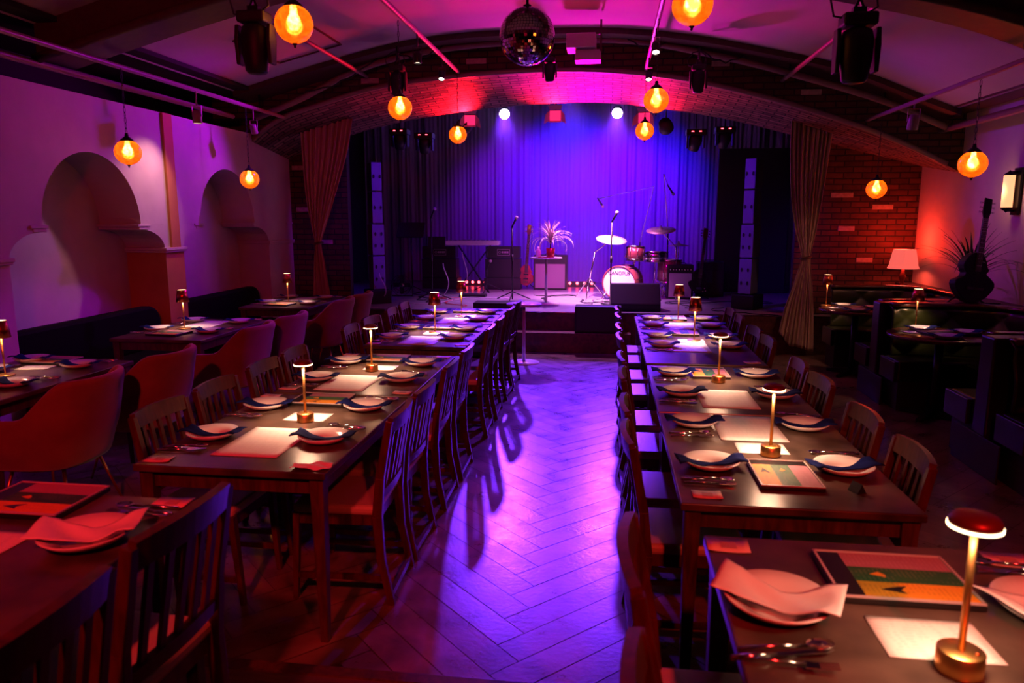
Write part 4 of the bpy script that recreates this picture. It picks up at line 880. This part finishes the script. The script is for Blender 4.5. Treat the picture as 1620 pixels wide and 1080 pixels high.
# ------------------------------------------------------------------ drum kit
t = thing('drum_kit', 'white-headed bass drum with toms and a snare at the right of the stage', 'drums', (0,0,STZ)); by = 11.45
def cyl(name, c, r, h, T, m_, parent, heads=True):
    parent = MB().lathe([(r,-h/2),(r,h/2)], n=40, T=Matrix.Translation(c) @ T, close=True).build(name, m_, parent, solid=.008)
    q = MB()
    for s in (-1,1): q.lathe([(r+.012,s*h/2-.012),(r+.012,s*h/2+.012),(r-.006,s*h/2+.012),(r-.006,s*h/2-.012)][::1], n=40, T=Matrix.Translation(c) @ T, close=True)
    q.build('hoop', M_chrome if r < .2 else M_drum, parent)
    q = MB()
    for s in (-1,1): q.lathe([(0,s*h/2),(r,s*h/2)], n=40, T=Matrix.Translation(c) @ T, close=True)
    q.build('drum_head', M_head, parent)
    q = MB()
    for k in range(8):
        a = 2*pi*k/8+.2; p = Matrix.Translation(c) @ T @ Vector(((r+.012)*cos(a),(r+.012)*sin(a),-h*.42)); p2 = Matrix.Translation(c) @ T @ Vector(((r+.012)*cos(a),(r+.012)*sin(a),h*.42)); q.tube([p,p2], .006, 5)
    q.build('lug', M_chrome, parent); return parent
RB = Euler((pi/2,0,RD(-18))).to_matrix().to_4x4()
bdr = cyl('bass_drum', (.22,by,.26), .255, .40, RB, M_drum, t)
cyl('rack_tom', (.40,by+.05,.70), .135, .20, Euler((-.12,.06,0)).to_matrix().to_4x4(), M_drum, t)
cyl('floor_tom', (.95,by+.30,.42), .18, .34, Euler((0,0,0)).to_matrix().to_4x4(), M_drum, t)
cyl('snare_drum', (.72,by+.25,.64), .17, .14, Euler((-.08,0,0)).to_matrix().to_4x4(), M_chrome, t)
q = MB(); q.lathe([(0,0),(.045,0)], n=20, T=Matrix.Translation((.22,by,.26)) @ RB @ Matrix.Translation((.09,-.10,.2045)), close=True); q.build('port_hole', M_black, bdr)
fc = bpy.data.curves.new('drum_lettering', 'FONT'); fc.body = 'CANOPUS'; fc.size = .074; fc.align_x = 'CENTER'; fc.extrude = .0006
fo = bpy.data.objects.new('tmp', fc); COL.objects.link(fo); me = bpy.data.meshes.new_from_object(fo); bpy.data.objects.remove(fo); me.materials.clear(); me.materials.append(M_black)
lo = bpy.data.objects.new('lettering', me); COL.objects.link(lo); lo.parent = bdr; lo.matrix_local = Matrix.Translation((.22,by,.26)) @ RB @ Matrix.Translation((0,.13,.207))
for s in (-1,1): MB().tube([(.22+s*.22,by-.1,.16),(.22+s*.33,by-.22,0)], .01, 6).build('spur', M_chrome, t)
MB().tube([(.38,by+.08,.50),(.40,by+.06,.60)], .014, 8).build('tom_mount', M_chrome, t)
for k in range(3): a = 2*pi*k/3; MB().tube([(.72,by+.25,.30),(.72+.2*cos(a),by+.25+.2*sin(a),0)], .008, 6).build('leg', M_chrome, t)
MB().tube([(.72,by+.25,.28),(.72,by+.25,.56)], .01, 6).build('snare_stand', M_chrome, t)
for k in range(3): a = 2*pi*k/3; MB().tube([(.95+.185*cos(a),by+.30+.185*sin(a),.40),(.95+.2*cos(a),by+.3+.2*sin(a),0)], .007, 6).build('leg', M_chrome, t)
def cymbal(x, y, z, r, tilt, base, lab, boom=None):
    t = thing('cymbal_stand', lab, 'cymbal', (0,0,STZ), 0, 'cymbals around the drum kit'); T = Matrix.Translation((x,y,z-STZ)) @ Euler(tilt).to_matrix().to_4x4()
    MB().lathe([(0,.035),(.03,.032),(.045,.018),(r*.6,.008),(r,-.006)], n=40, T=T, close=True).build('cymbal', M_cym, t, solid=.003)
    MB().lathe([(0,.075),(.012,.07),(.014,.03),(0,.03)], n=10, T=T).build('wing_nut', M_chrome, t)
    q = MB(); bx, by_ = base; top = (x,y,z-STZ-.01); mid = boom or (bx,by_,z-STZ-.3); q.tube([top, mid], .009, 6); q.tube([mid,(bx,by_,.25)], .012, 8); q.build('pole', M_chrome, t)
    for k in range(3): a = 2*pi*k/3+.4; MB().tube([(bx,by_,.32),(bx+.28*cos(a),by_+.28*sin(a),.0)], .009, 6).build('leg', M_chrome, t)
cymbal(.03,11.35,1.41,.235,(.27,.10,0),(-.30,11.4),'bright cymbal left of the drum kit beside a microphone stand',(-.22,11.4,.72))
cymbal(.78,11.5,1.55,.225,(.24,-.06,0),(1.06,11.6),'pinkish cymbal at the upper right of the drum kit',(1.02,11.58,.80))
cymbal(1.10,12.0,1.30,.17,(0,0,0),(1.10,12.0),'small dark cymbal pair behind the guitar amplifier')
# ------------------------------------------------------------------ microphone stands
def mic(x, y, h, lab, rnd_base=False, boom=None, tilt=(.05,-.03)):
    t = thing('microphone_stand', lab, 'microphone', (x,y,STZ), 0, 'microphone stands on the stage')
    MB().tube([(0,0,.02),(0,0,h-.16)], .011, 8).build('pole', M_blackm, t); MB().lathe([(.018,.60),(.018,.70),(0,.70)], n=10).build('clutch', M_black, t)
    if rnd_base: MB().lathe([(0,0),(.14,0),(.14,.012),(.03,.03),(0,.03)], n=28).build('base', M_black, t)
    else:
        for k in range(3): a = 2*pi*k/3+.5; MB().tube([(0,0,.14),(.30*cos(a),.30*sin(a),.012)], .009, 6).build('leg', M_black, t)
    if boom:
        MB().tube([(0,0,h-.16),boom[0],boom[1]], .008, 6).build('boom_arm', M_chrome, t); p = Vector(boom[1]); d = Vector((.4,0,-.6)).normalized()
    else: p = Vector((0,0,h-.15)); d = Vector((.45,-.25,.85)).normalized()
    q = p+d*.15; MB().tube([p-d*.02,p+d*.10,q-d*.02], [.011,.015,.018], 10).build('microphone', M_blackg, t); mh = t.children[-1]
    Rm = d.to_track_quat('Z','Y').to_matrix().to_4x4(); MB().lathe([(0,-.028),(.02,-.02),(.026,0),(.02,.02),(0,.027)], n=14, T=Matrix.Translation(q) @ Rm).build('grille', M_grille, mh)
mic(-2.66,10.8,1.40,'microphone on a straight stand at the left of the stage'); mic(-1.45,10.95,1.27,'microphone on a stand between keyboard and bass guitar')
mic(.03,10.7,1.34,'microphone on a black stand in front of the bass drum',True)
mic(.50,12.3,1.0,'overhead boom microphone stand behind the drums, long slanted arm',False,((.20,0,1.75),(-.70,-.2,1.55)))
mic(.95,12.3,1.2,'overhead boom microphone pointing down right of the drums',False,((-.10,0,1.95),(-.02,0,1.75)))
mic(-2.05,12.2,.55,'short microphone stand before the keyboard',False)
# ------------------------------------------------------------------ round tables by the stage
def highround(loc, h, lab, r=.23):
    t = thing('round_pedestal_table', lab, 'table', loc, 0, 'small white round tables'); MB().lathe([(0,h-.02),(r,h-.02),(r,h),(0,h)], n=36).build('tabletop', M_whitep, t); MB().tube([(0,0,.02),(0,0,h-.02)], [.022,.018], 10).build('pole', M_whitep, t); MB().lathe([(0,0),(.19,0),(.19,.006),(.03,.022),(0,.022)], n=32).build('base', M_whitep, t)
highround((-.905,10.6,STZ), .68, 'small white round table on the stage under the spiky plant'); highround((-1.00,8.62,0), .72, 'small round white pedestal table on the floor by the stage end of the aisle', .21)
def spiky(loc, R_, n, lab, m_, pot, rp=.065, hp=.13, drop=1., seed=3, lw=.006):
    rnd = random.Random(seed); t = thing('potted_plant', lab, 'plant', loc)
    MB().lathe([(0,0),(rp*.8,0),(rp,hp),(rp*.9,hp),(rp*.85,hp*.85),(0,hp*.85)], n=24).build('pot', pot, t)
    MB().tube([(0,0,hp*.8),(0,0,hp+.12)], [.012,.009], 7).build('stem', M_green_leaf, t); m = MB()
    for k in range(n):
        a = 2*pi*k*.618+rnd.uniform(-.2,.2); f = rnd.uniform(0,1); th0 = 1.45-.75*f; bend = (.6+1.9*f)*drop*rnd.uniform(.8,1.15); L = R_*rnd.uniform(.8,1.15)*(.75+.35*f); p = Vector((0,0,hp+.05+.07*(1-f))); pts = [p.copy()]
        for j in range(11):
            th = th0-bend*(j/11)**1.3*1.15; p = p+Vector((cos(a)*cos(th), sin(a)*cos(th), sin(th)))*L/11; pts.append(p.copy())
        side = Vector((-sin(a), cos(a), 0)); vs = []
        for q in pts: q.x = min(q.x, XR-.03-loc[0]); q.z = max(q.z, .01)
        for j, q in enumerate(pts): w = lw*sin(pi*min(1, .2+j/11*.8))+.0008; vs += [q-side*w, q+side*w+Vector((0,0,.001))]
        m._add(vs, [(2*j,2*j+1,2*j+3,2*j+2) for j in range(11)])
    o = m.build('leaves', m_, t, solid=.0015)
spiky((-.845,10.6,STZ+.682), .40, 60, 'spiky pale plant in a red pot on the white stage table', M_pale_leaf, M_red_paint, lw=.007)
q = MB(); q.lathe([(0,0),(.036,0),(.038,.01),(.038,.09),(.030,.105),(.016,.125),(.013,.15),(0,.152)], n=20); tag(q.build('bottle', M_white, loc=(-1.02,10.58,STZ+.682)), 'small white bottle on the stage table beside the potted plant', 'bottle')
q = MB(); q.box((0,0,.006), (.16,.10,.010)); tag(q.build('booklet', M_red_paint, loc=(-.93,10.47,STZ+.682), rz=.2), 'thin booklet lying on the stage table before the plant', 'booklet')
# ------------------------------------------------------------------ amplifiers
def amp(loc, w, h, d, lab, face, head=True, rz=0, txt=None):
    t = thing('guitar_amplifier', lab, 'amplifier', loc, rz, 'amplifiers at the back of the stage'); MB().box((0,0,h/2), (w,d,h)).build('cabinet', M_black, t, bevel=.012)
    MB().box((0,-d/2-.003,h*.40), (w-.06,.006,h*.70)).build('grille', face, t)
    if head:
        MB().box((0,-d/2-.004,h*.86), (w-.05,.006,h*.10)).build('control_panel', M_blackm, t); q = MB()
        for k in range(8): q.lathe([(0,-.018),(.009,-.018),(.010,0)], n=8, T=Matrix.Translation((-w*.38+k*w*.11,-d/2-.008,h*.86)) @ Euler((-pi/2,0,0)).to_matrix().to_4x4() @ Matrix.Diagonal((1,1,1,1)), close=True)
        q.build('knobs', M_chrome, t)
    MB().tube([(-.10,0,h),(-.08,0,h+.025),(.08,0,h+.025),(.10,0,h)], .007, 6).build('handle', M_blackm, t)
amp((1.10,11.65,STZ), .40, .53, .26, 'black guitar amplifier with pale grille right of the drums', M_grille)
amp((1.62,12.1,STZ), .42, .55, .3, 'dark amplifier behind the electric guitar at the right of the stage', M_grille2, False)
amp((-1.02,12.9,STZ), .58, .60, .34, 'large pinkish speaker cabinet behind the potted plant', M_grille, False)
def amphead(loc, lab, mark):
    t = thing('amplifier_head', lab, 'amplifier', loc, 0, 'amplifier heads behind the keyboard'); MB().box((0,0,.45), (.60,.26,.20)).build('head', M_black, t, bevel=.01); MB().box((0,0,.17), (.62,.28,.33)).build('cabinet', M_black, t, bevel=.01)
    q = MB(); x0 = mark
    for a, b in (((x0-.11,.40),(x0+.11,.40)),((x0-.11,.50),(x0+.11,.50)),((x0-.11,.40),(x0-.11,.50)),((x0+.11,.40),(x0+.11,.50))): q.bar((a[0],-.134,a[1]),(b[0],-.134,b[1]), .005)
    for k in range(4): q.box((x0-.02+k*.032,-.134,.45), (.022,.004,.034)); 
    q.tube([(x0-.07+.024*cos(j/12*2*pi),-.134,.45+.016*sin(j/12*2*pi)) for j in range(13)], .0025, 5, cap=False); q.build('label_plate', M_whitep, t)
amphead((-2.98,12.75,STZ+.2), 'black amplifier behind the music stand with an outlined label', .02); amphead((-1.86,12.85,STZ+.2), 'black amplifier behind the keyboard with an outlined label at its right', .02)
for x in (-2.98,-1.86): tag(MB().b3(x-.32,x+.32,12.65,13.0,STZ,STZ+.195).build('riser_box', M_black), 'black box carrying the %s amplifier behind the keyboard' % ('left' if x < -2 else 'right'), 'box')
# keyboard
t = thing('keyboard', 'electric keyboard on an x-shaped stand at the left of the stage', 'keyboard', (-2.28,12.2,STZ)); MB().box((0,0,.83), (.90,.30,.07)).build('body', M_whitep, t, bevel=.01)
q = MB(); q.box((0,-.08,.868), (.82,.13,.008)); q.build('white_keys', M_white, t); q = MB()
for k in range(36):
    if k % 7 not in (2,6): q.box((-.40+k*.0225+.011,-.055,.876), (.011,.08,.009))
q.build('black_keys', M_black, t)
for s in (-1,1): MB().bar((s*.28,-.10,.0),(-s*.28,.10,.79), .03,.02).build('stand_leg', M_blackm, t)
tag(MB().box((0,0,0), (.30,.02,.20), (-.3,0,0)).build('laptop_screen', M_box, loc=(-2.95,12.35,STZ+.83+.0)), 'small dark panel standing left of the keyboard', 'screen')
# music stand
t = thing('music_stand', 'music stand with a lit top edge at the far left of the stage', 'music stand', (-3.25,11.8,STZ)); MB().box((0,0,1.05), (.46,.02,.26), (-.5,0,0)).build('desk', M_box, t); MB().tube([(0,.03,.03),(0,.02,1.0)], .012, 8).build('pole', M_blackm, t); MB().box((0,-.06,.93), (.42,.06,.01)).build('ledge', M_blackm, t)
for k in range(3): a = 2*pi*k/3; MB().tube([(0,.03,.12),(.26*cos(a),.03+.26*sin(a),.01)], .008, 6).build('leg', M_blackm, t)
# fan
t = thing('floor_fan', 'round floor fan standing at the left edge of the stage', 'fan', (-3.28,11.3,STZ+.185)); q = MB()
for r in (.05,.09,.13,.165): q.tube([(r*cos(j/24*2*pi),-.05,r*sin(j/24*2*pi)) for j in range(25)], .003, 5, cap=False)
for k in range(12): a = 2*pi*k/12; q.tube([(0,-.055,0),(.165*cos(a),-.05,.165*sin(a))], .002, 4)
q.build('guard', M_blackm, t); q = MB()
for k in range(4): a = 2*pi*k/4; q.bar((.02*cos(a),0,.02*sin(a)),(.14*cos(a),0,.14*sin(a)), .07,.004, up=(0,1,.4))
q.build('blades', M_blackg, t); MB().lathe([(0,0),(.035,.0),(.035,.12),(0,.12)], n=16, T=Matrix.Translation((0,-.03,0)) @ Euler((-pi/2,0,0)).to_matrix().to_4x4()).build('motor', M_chrome, t); MB().tube([(-.17,0,0),(-.17,0,-.17),(.17,0,-.17),(.17,0,0)], .01, 6).build('stand', M_blackm, t)
# ------------------------------------------------------------------ guitars
def outline(w1, w2, wm, h, cut=False):
    P = []
    for k in range(40):
        a = k/40*2*pi; y = -cos(a); x = sin(a)
        if y < 0: r = w2/2
        else: r = w1/2
        wst = 1-(1-wm/max(w1,w2))*math.exp(-((y-.12)/.22)**2)
        if cut and y > .35 and x > .3: wst *= .72
        P.append((x*r*wst*(1.0+.12*(abs(x)**3)), (y+1)/2*h))
    return P
def guitar(loc, rot, s, lab, body, w1, w2, h, neckL, head='inline', acoustic=False, headm=None):
    t = thing('guitar', lab, 'guitar', loc); t.rotation_euler = rot; t.scale = (s,s,s); TT = Matrix(((1,0,0,0),(0,0,-1,0),(0,1,0,0),(0,0,0,1))); d = .10 if acoustic else .045
    MB().prism(outline(w1,w2,.78*min(w1,w2),h,True), d, Matrix.Translation((0,d/2,0)) @ TT).build('body', body, t, bevel=.008)
    q = MB(); q.bar((0,-d/2-.008,h*.62),(0,-d/2-.008,h+neckL), .056,.022,.044,.02, up=(0,1,0)); q.m = 1
    for k in range(14): z = h*.66+(h+neckL-h*.66)*(1-.944**(k*2.2+1))/(1-.944**31.8); q.box((0,-d/2-.020,min(z,h+neckL-.01-.004*(13-k))), (.046,.003,.003))
    q.build('neck', [M_woodfret, M_chrome], t)
    q = MB(); z = h+neckL; q.prism([(-.024,0),(.024,0),(.038,.05),(.034,.17),(-.034,.18),(-.038,.05)], .016, Matrix.Translation((0,-d/2+.0,z)) @ TT); q.build('headstock', headm or body, t, bevel=.003)
    q = MB()
    for k in range(3):
        for sx in (-1,1): q.tube([(sx*.034,-d/2-.008,z+.05+k*.042),(sx*.055,-d/2-.008,z+.05+k*.042)], .005, 6); q.box((sx*.062,-d/2-.008,z+.05+k*.042), (.016,.006,.018))
    q.build('tuning_pegs', M_chrome, t)
    if acoustic:
        MB().lathe([(0,-.002),(.05,-.002)], n=24, T=Matrix.Translation((0,-d/2-.001,h*.60)) @ Euler((pi/2,0,0)).to_matrix().to_4x4(), close=True).build('sound_hole', M_void, t); MB().box((0,-d/2-.006,h*.28), (.16,.012,.022)).build('bridge', M_woodfret, t)
    else:
        for zz in (.32,.52): MB().box((0,-d/2-.006,h*zz), (.085,.012,.026)).build('pickup', M_blackg, t)
        MB().box((0,-d/2-.006,h*.18), (.085,.012,.03)).build('bridge', M_chrome, t)
        for kx, kz in ((.09,.22),(.11,.12),(.07,.08)): MB().lathe([(0,-.016),(.010,-.016),(.011,0)], n=10, T=Matrix.Translation((kx,-d/2,h*kz)) @ Euler((-pi/2,0,0)).to_matrix().to_4x4(), close=True).build('knob', M_chrome, t)
    q = MB()
    for k in range(4): x = -.015+k*.01; q.tube([(x,-d/2-.024,h*.2),(x,-d/2-.022,z+.03)], .0009, 4)
    q.build('strings', M_steel, t); return t
M_pinkwood = wood('red_bass_wood', (.45,.05,.06), .3, .4)
guitar((-1.46,12.8,STZ+.06), (RD(-8),RD(3),0), 1, 'red bass guitar leaning on a stand at the middle of the stage', M_pinkwood, .24, .30, .38, .52)
guitar((1.37,11.5,STZ+.10), (RD(-10),RD(8),.2), 1, 'dark electric guitar leaning on a stand at the right of the stage', M_blackg, .26, .32, .38, .45, headm=M_redm)
def gstand(x, y, z, lab, s=1):
    t = thing('guitar_stand', lab, 'stand', (x,y,z), 0, 'guitar stands')
    MB().tube([(0,.10,.02),(0,.07,.55*s)], .009, 6).build('pole', M_blackm, t)
    for k in range(3): a = pi/2+2*pi*k/3; MB().tube([(0,.09,.12),(.20*cos(a),.09+.2*sin(a),.008)], .008, 6).build('leg', M_blackm, t)
gstand(-1.46,12.85,STZ,'black stand holding the red bass guitar'); gstand(1.37,11.56,STZ,'black stand holding the dark electric guitar')
gt = guitar((3.33,7.24,.955), (RD(-5),RD(6),RD(8)), 1, 'dark acoustic guitar standing behind the middle booth before the right wall', M_blackg, .28, .36, .47, .31, acoustic=True)
gstand(3.33,7.30,.932,'black stand holding the acoustic guitar behind the booth',.9)
spiky((3.44,7.50,.953), .60, 40, 'dark spiky plant behind the acoustic guitar', M_green_leaf, M_black, .09, .12, .55, 8, .009)
# floor cables on the stage
rnd = random.Random(5)
cabs = [(-2.9,10.9,'under the left microphone stand',M_blackm),(-2.55,11.2,'red tangle at the left microphone stand',M_red_paint),(-2.3,11.5,'before the keyboard stand',M_whitep),(-.4,11.2,'left of the bass drum',M_blackm),(-.1,11.0,'before the left cymbal stand',M_chrome),(.9,10.9,'before the guitar amplifier',M_blackm),(1.25,10.9,'below the dark electric guitar',M_blackm),(-1.2,11.7,'between the stage table and the bass guitar',M_blackm),(1.6,10.4,'at the right end of the stage',M_blackm),(-3.1,10.5,'at the left end of the stage',M_whitep)]
for x, y, w, m_ in cabs:
    pts = []; px, py, a = x, y, rnd.uniform(0,6)
    for k in range(34): pts.append((px,py,STZ+.009+.004*(k % 5 == 0))); a += rnd.uniform(-.9,1.15); px += .065*cos(a); py += .055*sin(a)
    tag(MB().tube(pts, .006, 5).build('cable', m_), 'coiled cable on the stage floor '+w, 'cable', 'cables on the stage floor')
for x, y, h, w in ((-2.46,11.9,.68,'rising to the keyboard'),(-2.58,11.0,.55,'looping from the left microphone'),(-3.35,10.25,.45,'hanging by the left loudspeaker column')):
    pts = [(x+.10*sin(k/12*4)+.14*(k/12)**2, y+.08*cos(k/12*3), STZ+.01+h*(k/12)) for k in range(13)]
    tag(MB().tube(pts, .007, 6).build('cable', M_whitep), 'pale cable %s' % w, 'cable')
tag(MB().box((0,0,.02), (.42,.20,.04)).build('pedal_board', M_black, loc=(-2.15,11.45,STZ)), 'flat black pedal board on the stage floor before the keyboard', 'pedal board')
# ------------------------------------------------------------------ booths
BX = 2.62
def booth(y0, y1, lab, near_end=True, far_end=True):
    t = thing('booth_sofa', lab, 'booth sofa', (0,0,0), 0, 'green tufted booths along the right wall'); xw, r = 3.62, .42
    path = [(BX+.02,y0+.07)]; path += [(xw-r+r*sin(k/8*pi/2), y0+.07+r-r*cos(k/8*pi/2)) for k in range(9)]
    path += [(xw-r+r*cos(k/8*pi/2), y1-.07-r+r*sin(k/8*pi/2)) for k in range(9)]+[(BX+.02,y1-.07)]
    L = [0]
    for a, b in zip(path, path[1:]): L.append(L[-1]+sqrt((a[0]-b[0])**2+(a[1]-b[1])**2))
    def at(s):
        for i in range(len(L)-1):
            if s <= L[i+1]+1e-9:
                q = (s-L[i])/(L[i+1]-L[i]); a, b = path[i], path[i+1]; d = Vector((b[0]-a[0],b[1]-a[1])).normalized(); return (a[0]+(b[0]-a[0])*q, a[1]+(b[1]-a[1])*q, d)
        return (*path[-1], d)
    TLn = L[-1]; m = MB()
    def fn(u, v):
        s = u*TLn; x, y, d = at(s); n = Vector((-d.y, d.x)); z = .46+.46*v
        a = s/.20; b = v*2.6; puff = abs(sin(pi*(a+b)/2)*sin(pi*(a-b)/2))**.55*.035*min(1,(1-v)*8+.5)
        off = .03+puff-.05*v
        if v > .93: off -= (v-.93)*.9
        return (x+n.x*off, y+n.y*off, z)
    m.surf(fn, int(TLn/.02), 26); m.build('backrest', M_green, t, solid=.02)
    m = MB(); m.surf(lambda u, v: (at(u*TLn)[0]+(-at(u*TLn)[2].y)*(.02-.12*v), at(u*TLn)[1]+at(u*TLn)[2].x*(.02-.12*v), .925+.015*sin(v*pi)), 60, 4); m.build('top_rail', M_tabround, t, solid=.03)
    q = MB(); q.b3(BX-.02,3.60,y0+.075,y0+.42,.27,.46); q.b3(BX-.02,3.60,y1-.42,y1-.075,.27,.46); q.b3(3.16,3.60,y0+.42,y1-.42,.27,.46); q.build('seat', M_green, t, bevel=.02)
    q = MB(); q.b3(BX,3.58,y0+.08,y0+.40,.0,.27); q.b3(BX,3.58,y1-.40,y1-.08,.0,.27); q.b3(3.20,3.58,y0+.40,y1-.40,.0,.27); q.build('plinth', M_box, t)
    MB().b3(BX-.055,BX-.022,y0+.075,y0+.43,.27,.455).build('end_panel', M_pan, t, bevel=.006); MB().b3(BX-.055,BX-.022,y1-.43,y1-.075,.27,.455).build('end_panel', M_pan, t, bevel=.006)
M_pan = mat('purple_varnished_panel', (.025,.014,.025), .3, coat=.2)
booth(7.47,9.15,'green tufted booth sofa farthest from the camera, by the brick wall'); booth(5.37,7.24,'green tufted booth sofa in the middle, before the acoustic guitar'); booth(3.0,5.13,'green tufted booth sofa at the right picture edge, mostly in darkness')
for y, lab in ((7.355,'upright dark divider between the far and middle booths'),(5.25,'upright dark divider between the middle and near booths')):
    t = thing('booth_divider', lab, 'divider', (0,0,0), 0, 'booth dividers'); MB().b3(BX-.06,3.62,y-.09,y+.09,0,.94).build('panel', M_pan, t, bevel=.012); MB().b3(BX-.075,BX-.062,y-.32,y+.32,0,.26).build('kick_plate', M_box, t, bevel=.004)
tag(MB().b3(3.63,XR-.01,3.0,9.85,0,.925).build('wall_ledge', M_box), 'dark ledge running behind the booths along the right wall', 'ledge')
tag(MB().b3(3.10,3.62,7.262,7.448,.945,.955-.026+.002).build('shelf', M_box) if False else MB().b3(3.05,3.62,7.262,7.62,.942,.952).build('shelf', M_box), 'dark shelf behind the middle booth under the acoustic guitar', 'shelf')
tag(MB().b3(3.0,3.62,9.25,9.85,0,.86).build('corner_cabinet', M_box), 'dark cabinet under the red lamp in the right corner', 'cabinet')
# wall lamp (red) in the corner
t = thing('red_lamp', 'lamp with a pinkish-red shade in the right corner by the brick wall', 'lamp', (3.58,9.5,.862)); MB().lathe([(0,0),(.08,0),(.085,.02),(.03,.05),(.02,.10),(.04,.16),(.02,.22),(.015,.30),(0,.30)], n=24).build('base', M_redm, t)
MB().lathe([(.185,.26),(.165,.30),(.155,.36),(.135,.46),(.125,.49)], n=10, close=True).build('lamp_shade', M_shade, t, solid=.003, flat=True)
lamp('red_lamp_light', 'POINT', (3.58,9.5,1.42), (1,.03,.01), 16, None, .05); lamp('red_lamp_light', 'POINT', (3.58,9.5,1.22), (1,.10,.06), 5, None, .05)
# sconce
t = thing('wall_sconce', 'wall sconce with a frosted glass cylinder in a dark bracket on the right wall', 'wall lamp', (XR-.10,7.62,1.98)); MB().lathe([(.0,-.15),(.048,-.15),(.048,.15),(.0,.15)], n=24).build('glass_cylinder', M_sconce, t)
q = MB(); q.box((.078,0,0), (.02,.12,.44)); q.bar((0,0,.18),(.08,0,.18),.012,.02); q.bar((0,0,-.18),(.08,0,-.18),.012,.02); q.build('bracket', M_blackm, t); q = MB(); q.lathe([(.052,.15),(.045,.165),(.015,.185),(0,.2)], n=20); q.lathe([(0,-.2),(.015,-.185),(.045,-.165),(.052,-.15)], n=20); q.build('cap', M_blackm, t)
lamp('sconce_light', 'POINT', (XR-.22,7.62,1.98), (1,.42,.15), 2.0, None, .05)
# round booth tables
def rtable(x, y, r, lab):
    t = thing('round_dining_table', lab, 'table', (x,y,0), 0, 'round booth tables'); MB().lathe([(0,.705),(r-.01,.705),(r,.715),(r,.735),(r-.008,.74),(0,.74)], n=48).build('tabletop', M_tabround, t); MB().tube([(0,0,.03),(0,0,.705)], .035, 12).build('pole', M_blackm, t); q = MB()
    for k in range(4): a = pi/4+k*pi/2; q.bar((0,0,.05),(.28*cos(a),.28*sin(a),.015), .05,.06,.04,.03)
    q.build('base', M_blackm, t)
rtable(2.86,6.30+.35,.42,'round reddish table in the middle booth with a lit cone lamp'); rtable(2.72,8.42,.38,'round reddish table in the far booth by the curtain'); rtable(3.05,4.15,.42,'round reddish table in the near booth, cut by the right picture edge')
for (x, y, r, tn) in ((2.86,6.65,.42,'round table of middle booth'),(2.72,8.42,.38,'round table of far booth')):
    for k, a in enumerate((.1,1.9,3.6)):
        w = ('wall-side','stage-side','camera-side')[k]; px, py = x+.22*cos(a)*r/.42, y+.22*sin(a)*r/.42
        if k == 2: px, py = x-.05, y-.24
        setting(px, py, TZ, -1, w, tn, cut=False); dup(FK, (px+.10,py-.09,TZ+.004), 1.2+k, 'steel fork at the %s place, %s' % (w, tn), 'cutlery on the tables'); dup(KN, (px+.06,py-.11,TZ+.004), 1.3+k, 'steel knife at the %s place, %s' % (w, tn), 'cutlery on the tables')
    dup(TR, (x+.0,y+.0,TZ+.0005), pi/2+.2, 'colour menu in the middle of the %s' % tn, 'colour menus'); dup(NT, (x-.16,y+.10,TZ+.001), .3, 'white printed note beside the lamp on the %s' % tn, 'small notes under lamps')

# crumpled napkin on the near corner of the left row
m = MB(); m.surf(lambda u, v: ((u-.5)*.16, (v-.5)*.07, .010+.006*sin(7*u+3*v)*sin(6*v+2)+.002*sin(17*u+4*v)), 26, 14)
tag(m.build('napkin', M_white, solid=.002, loc=(-1.165,2.665,TZ+.001), rz=.1), 'crumpled white napkin at the near right corner of the nearest left row table', 'napkin')
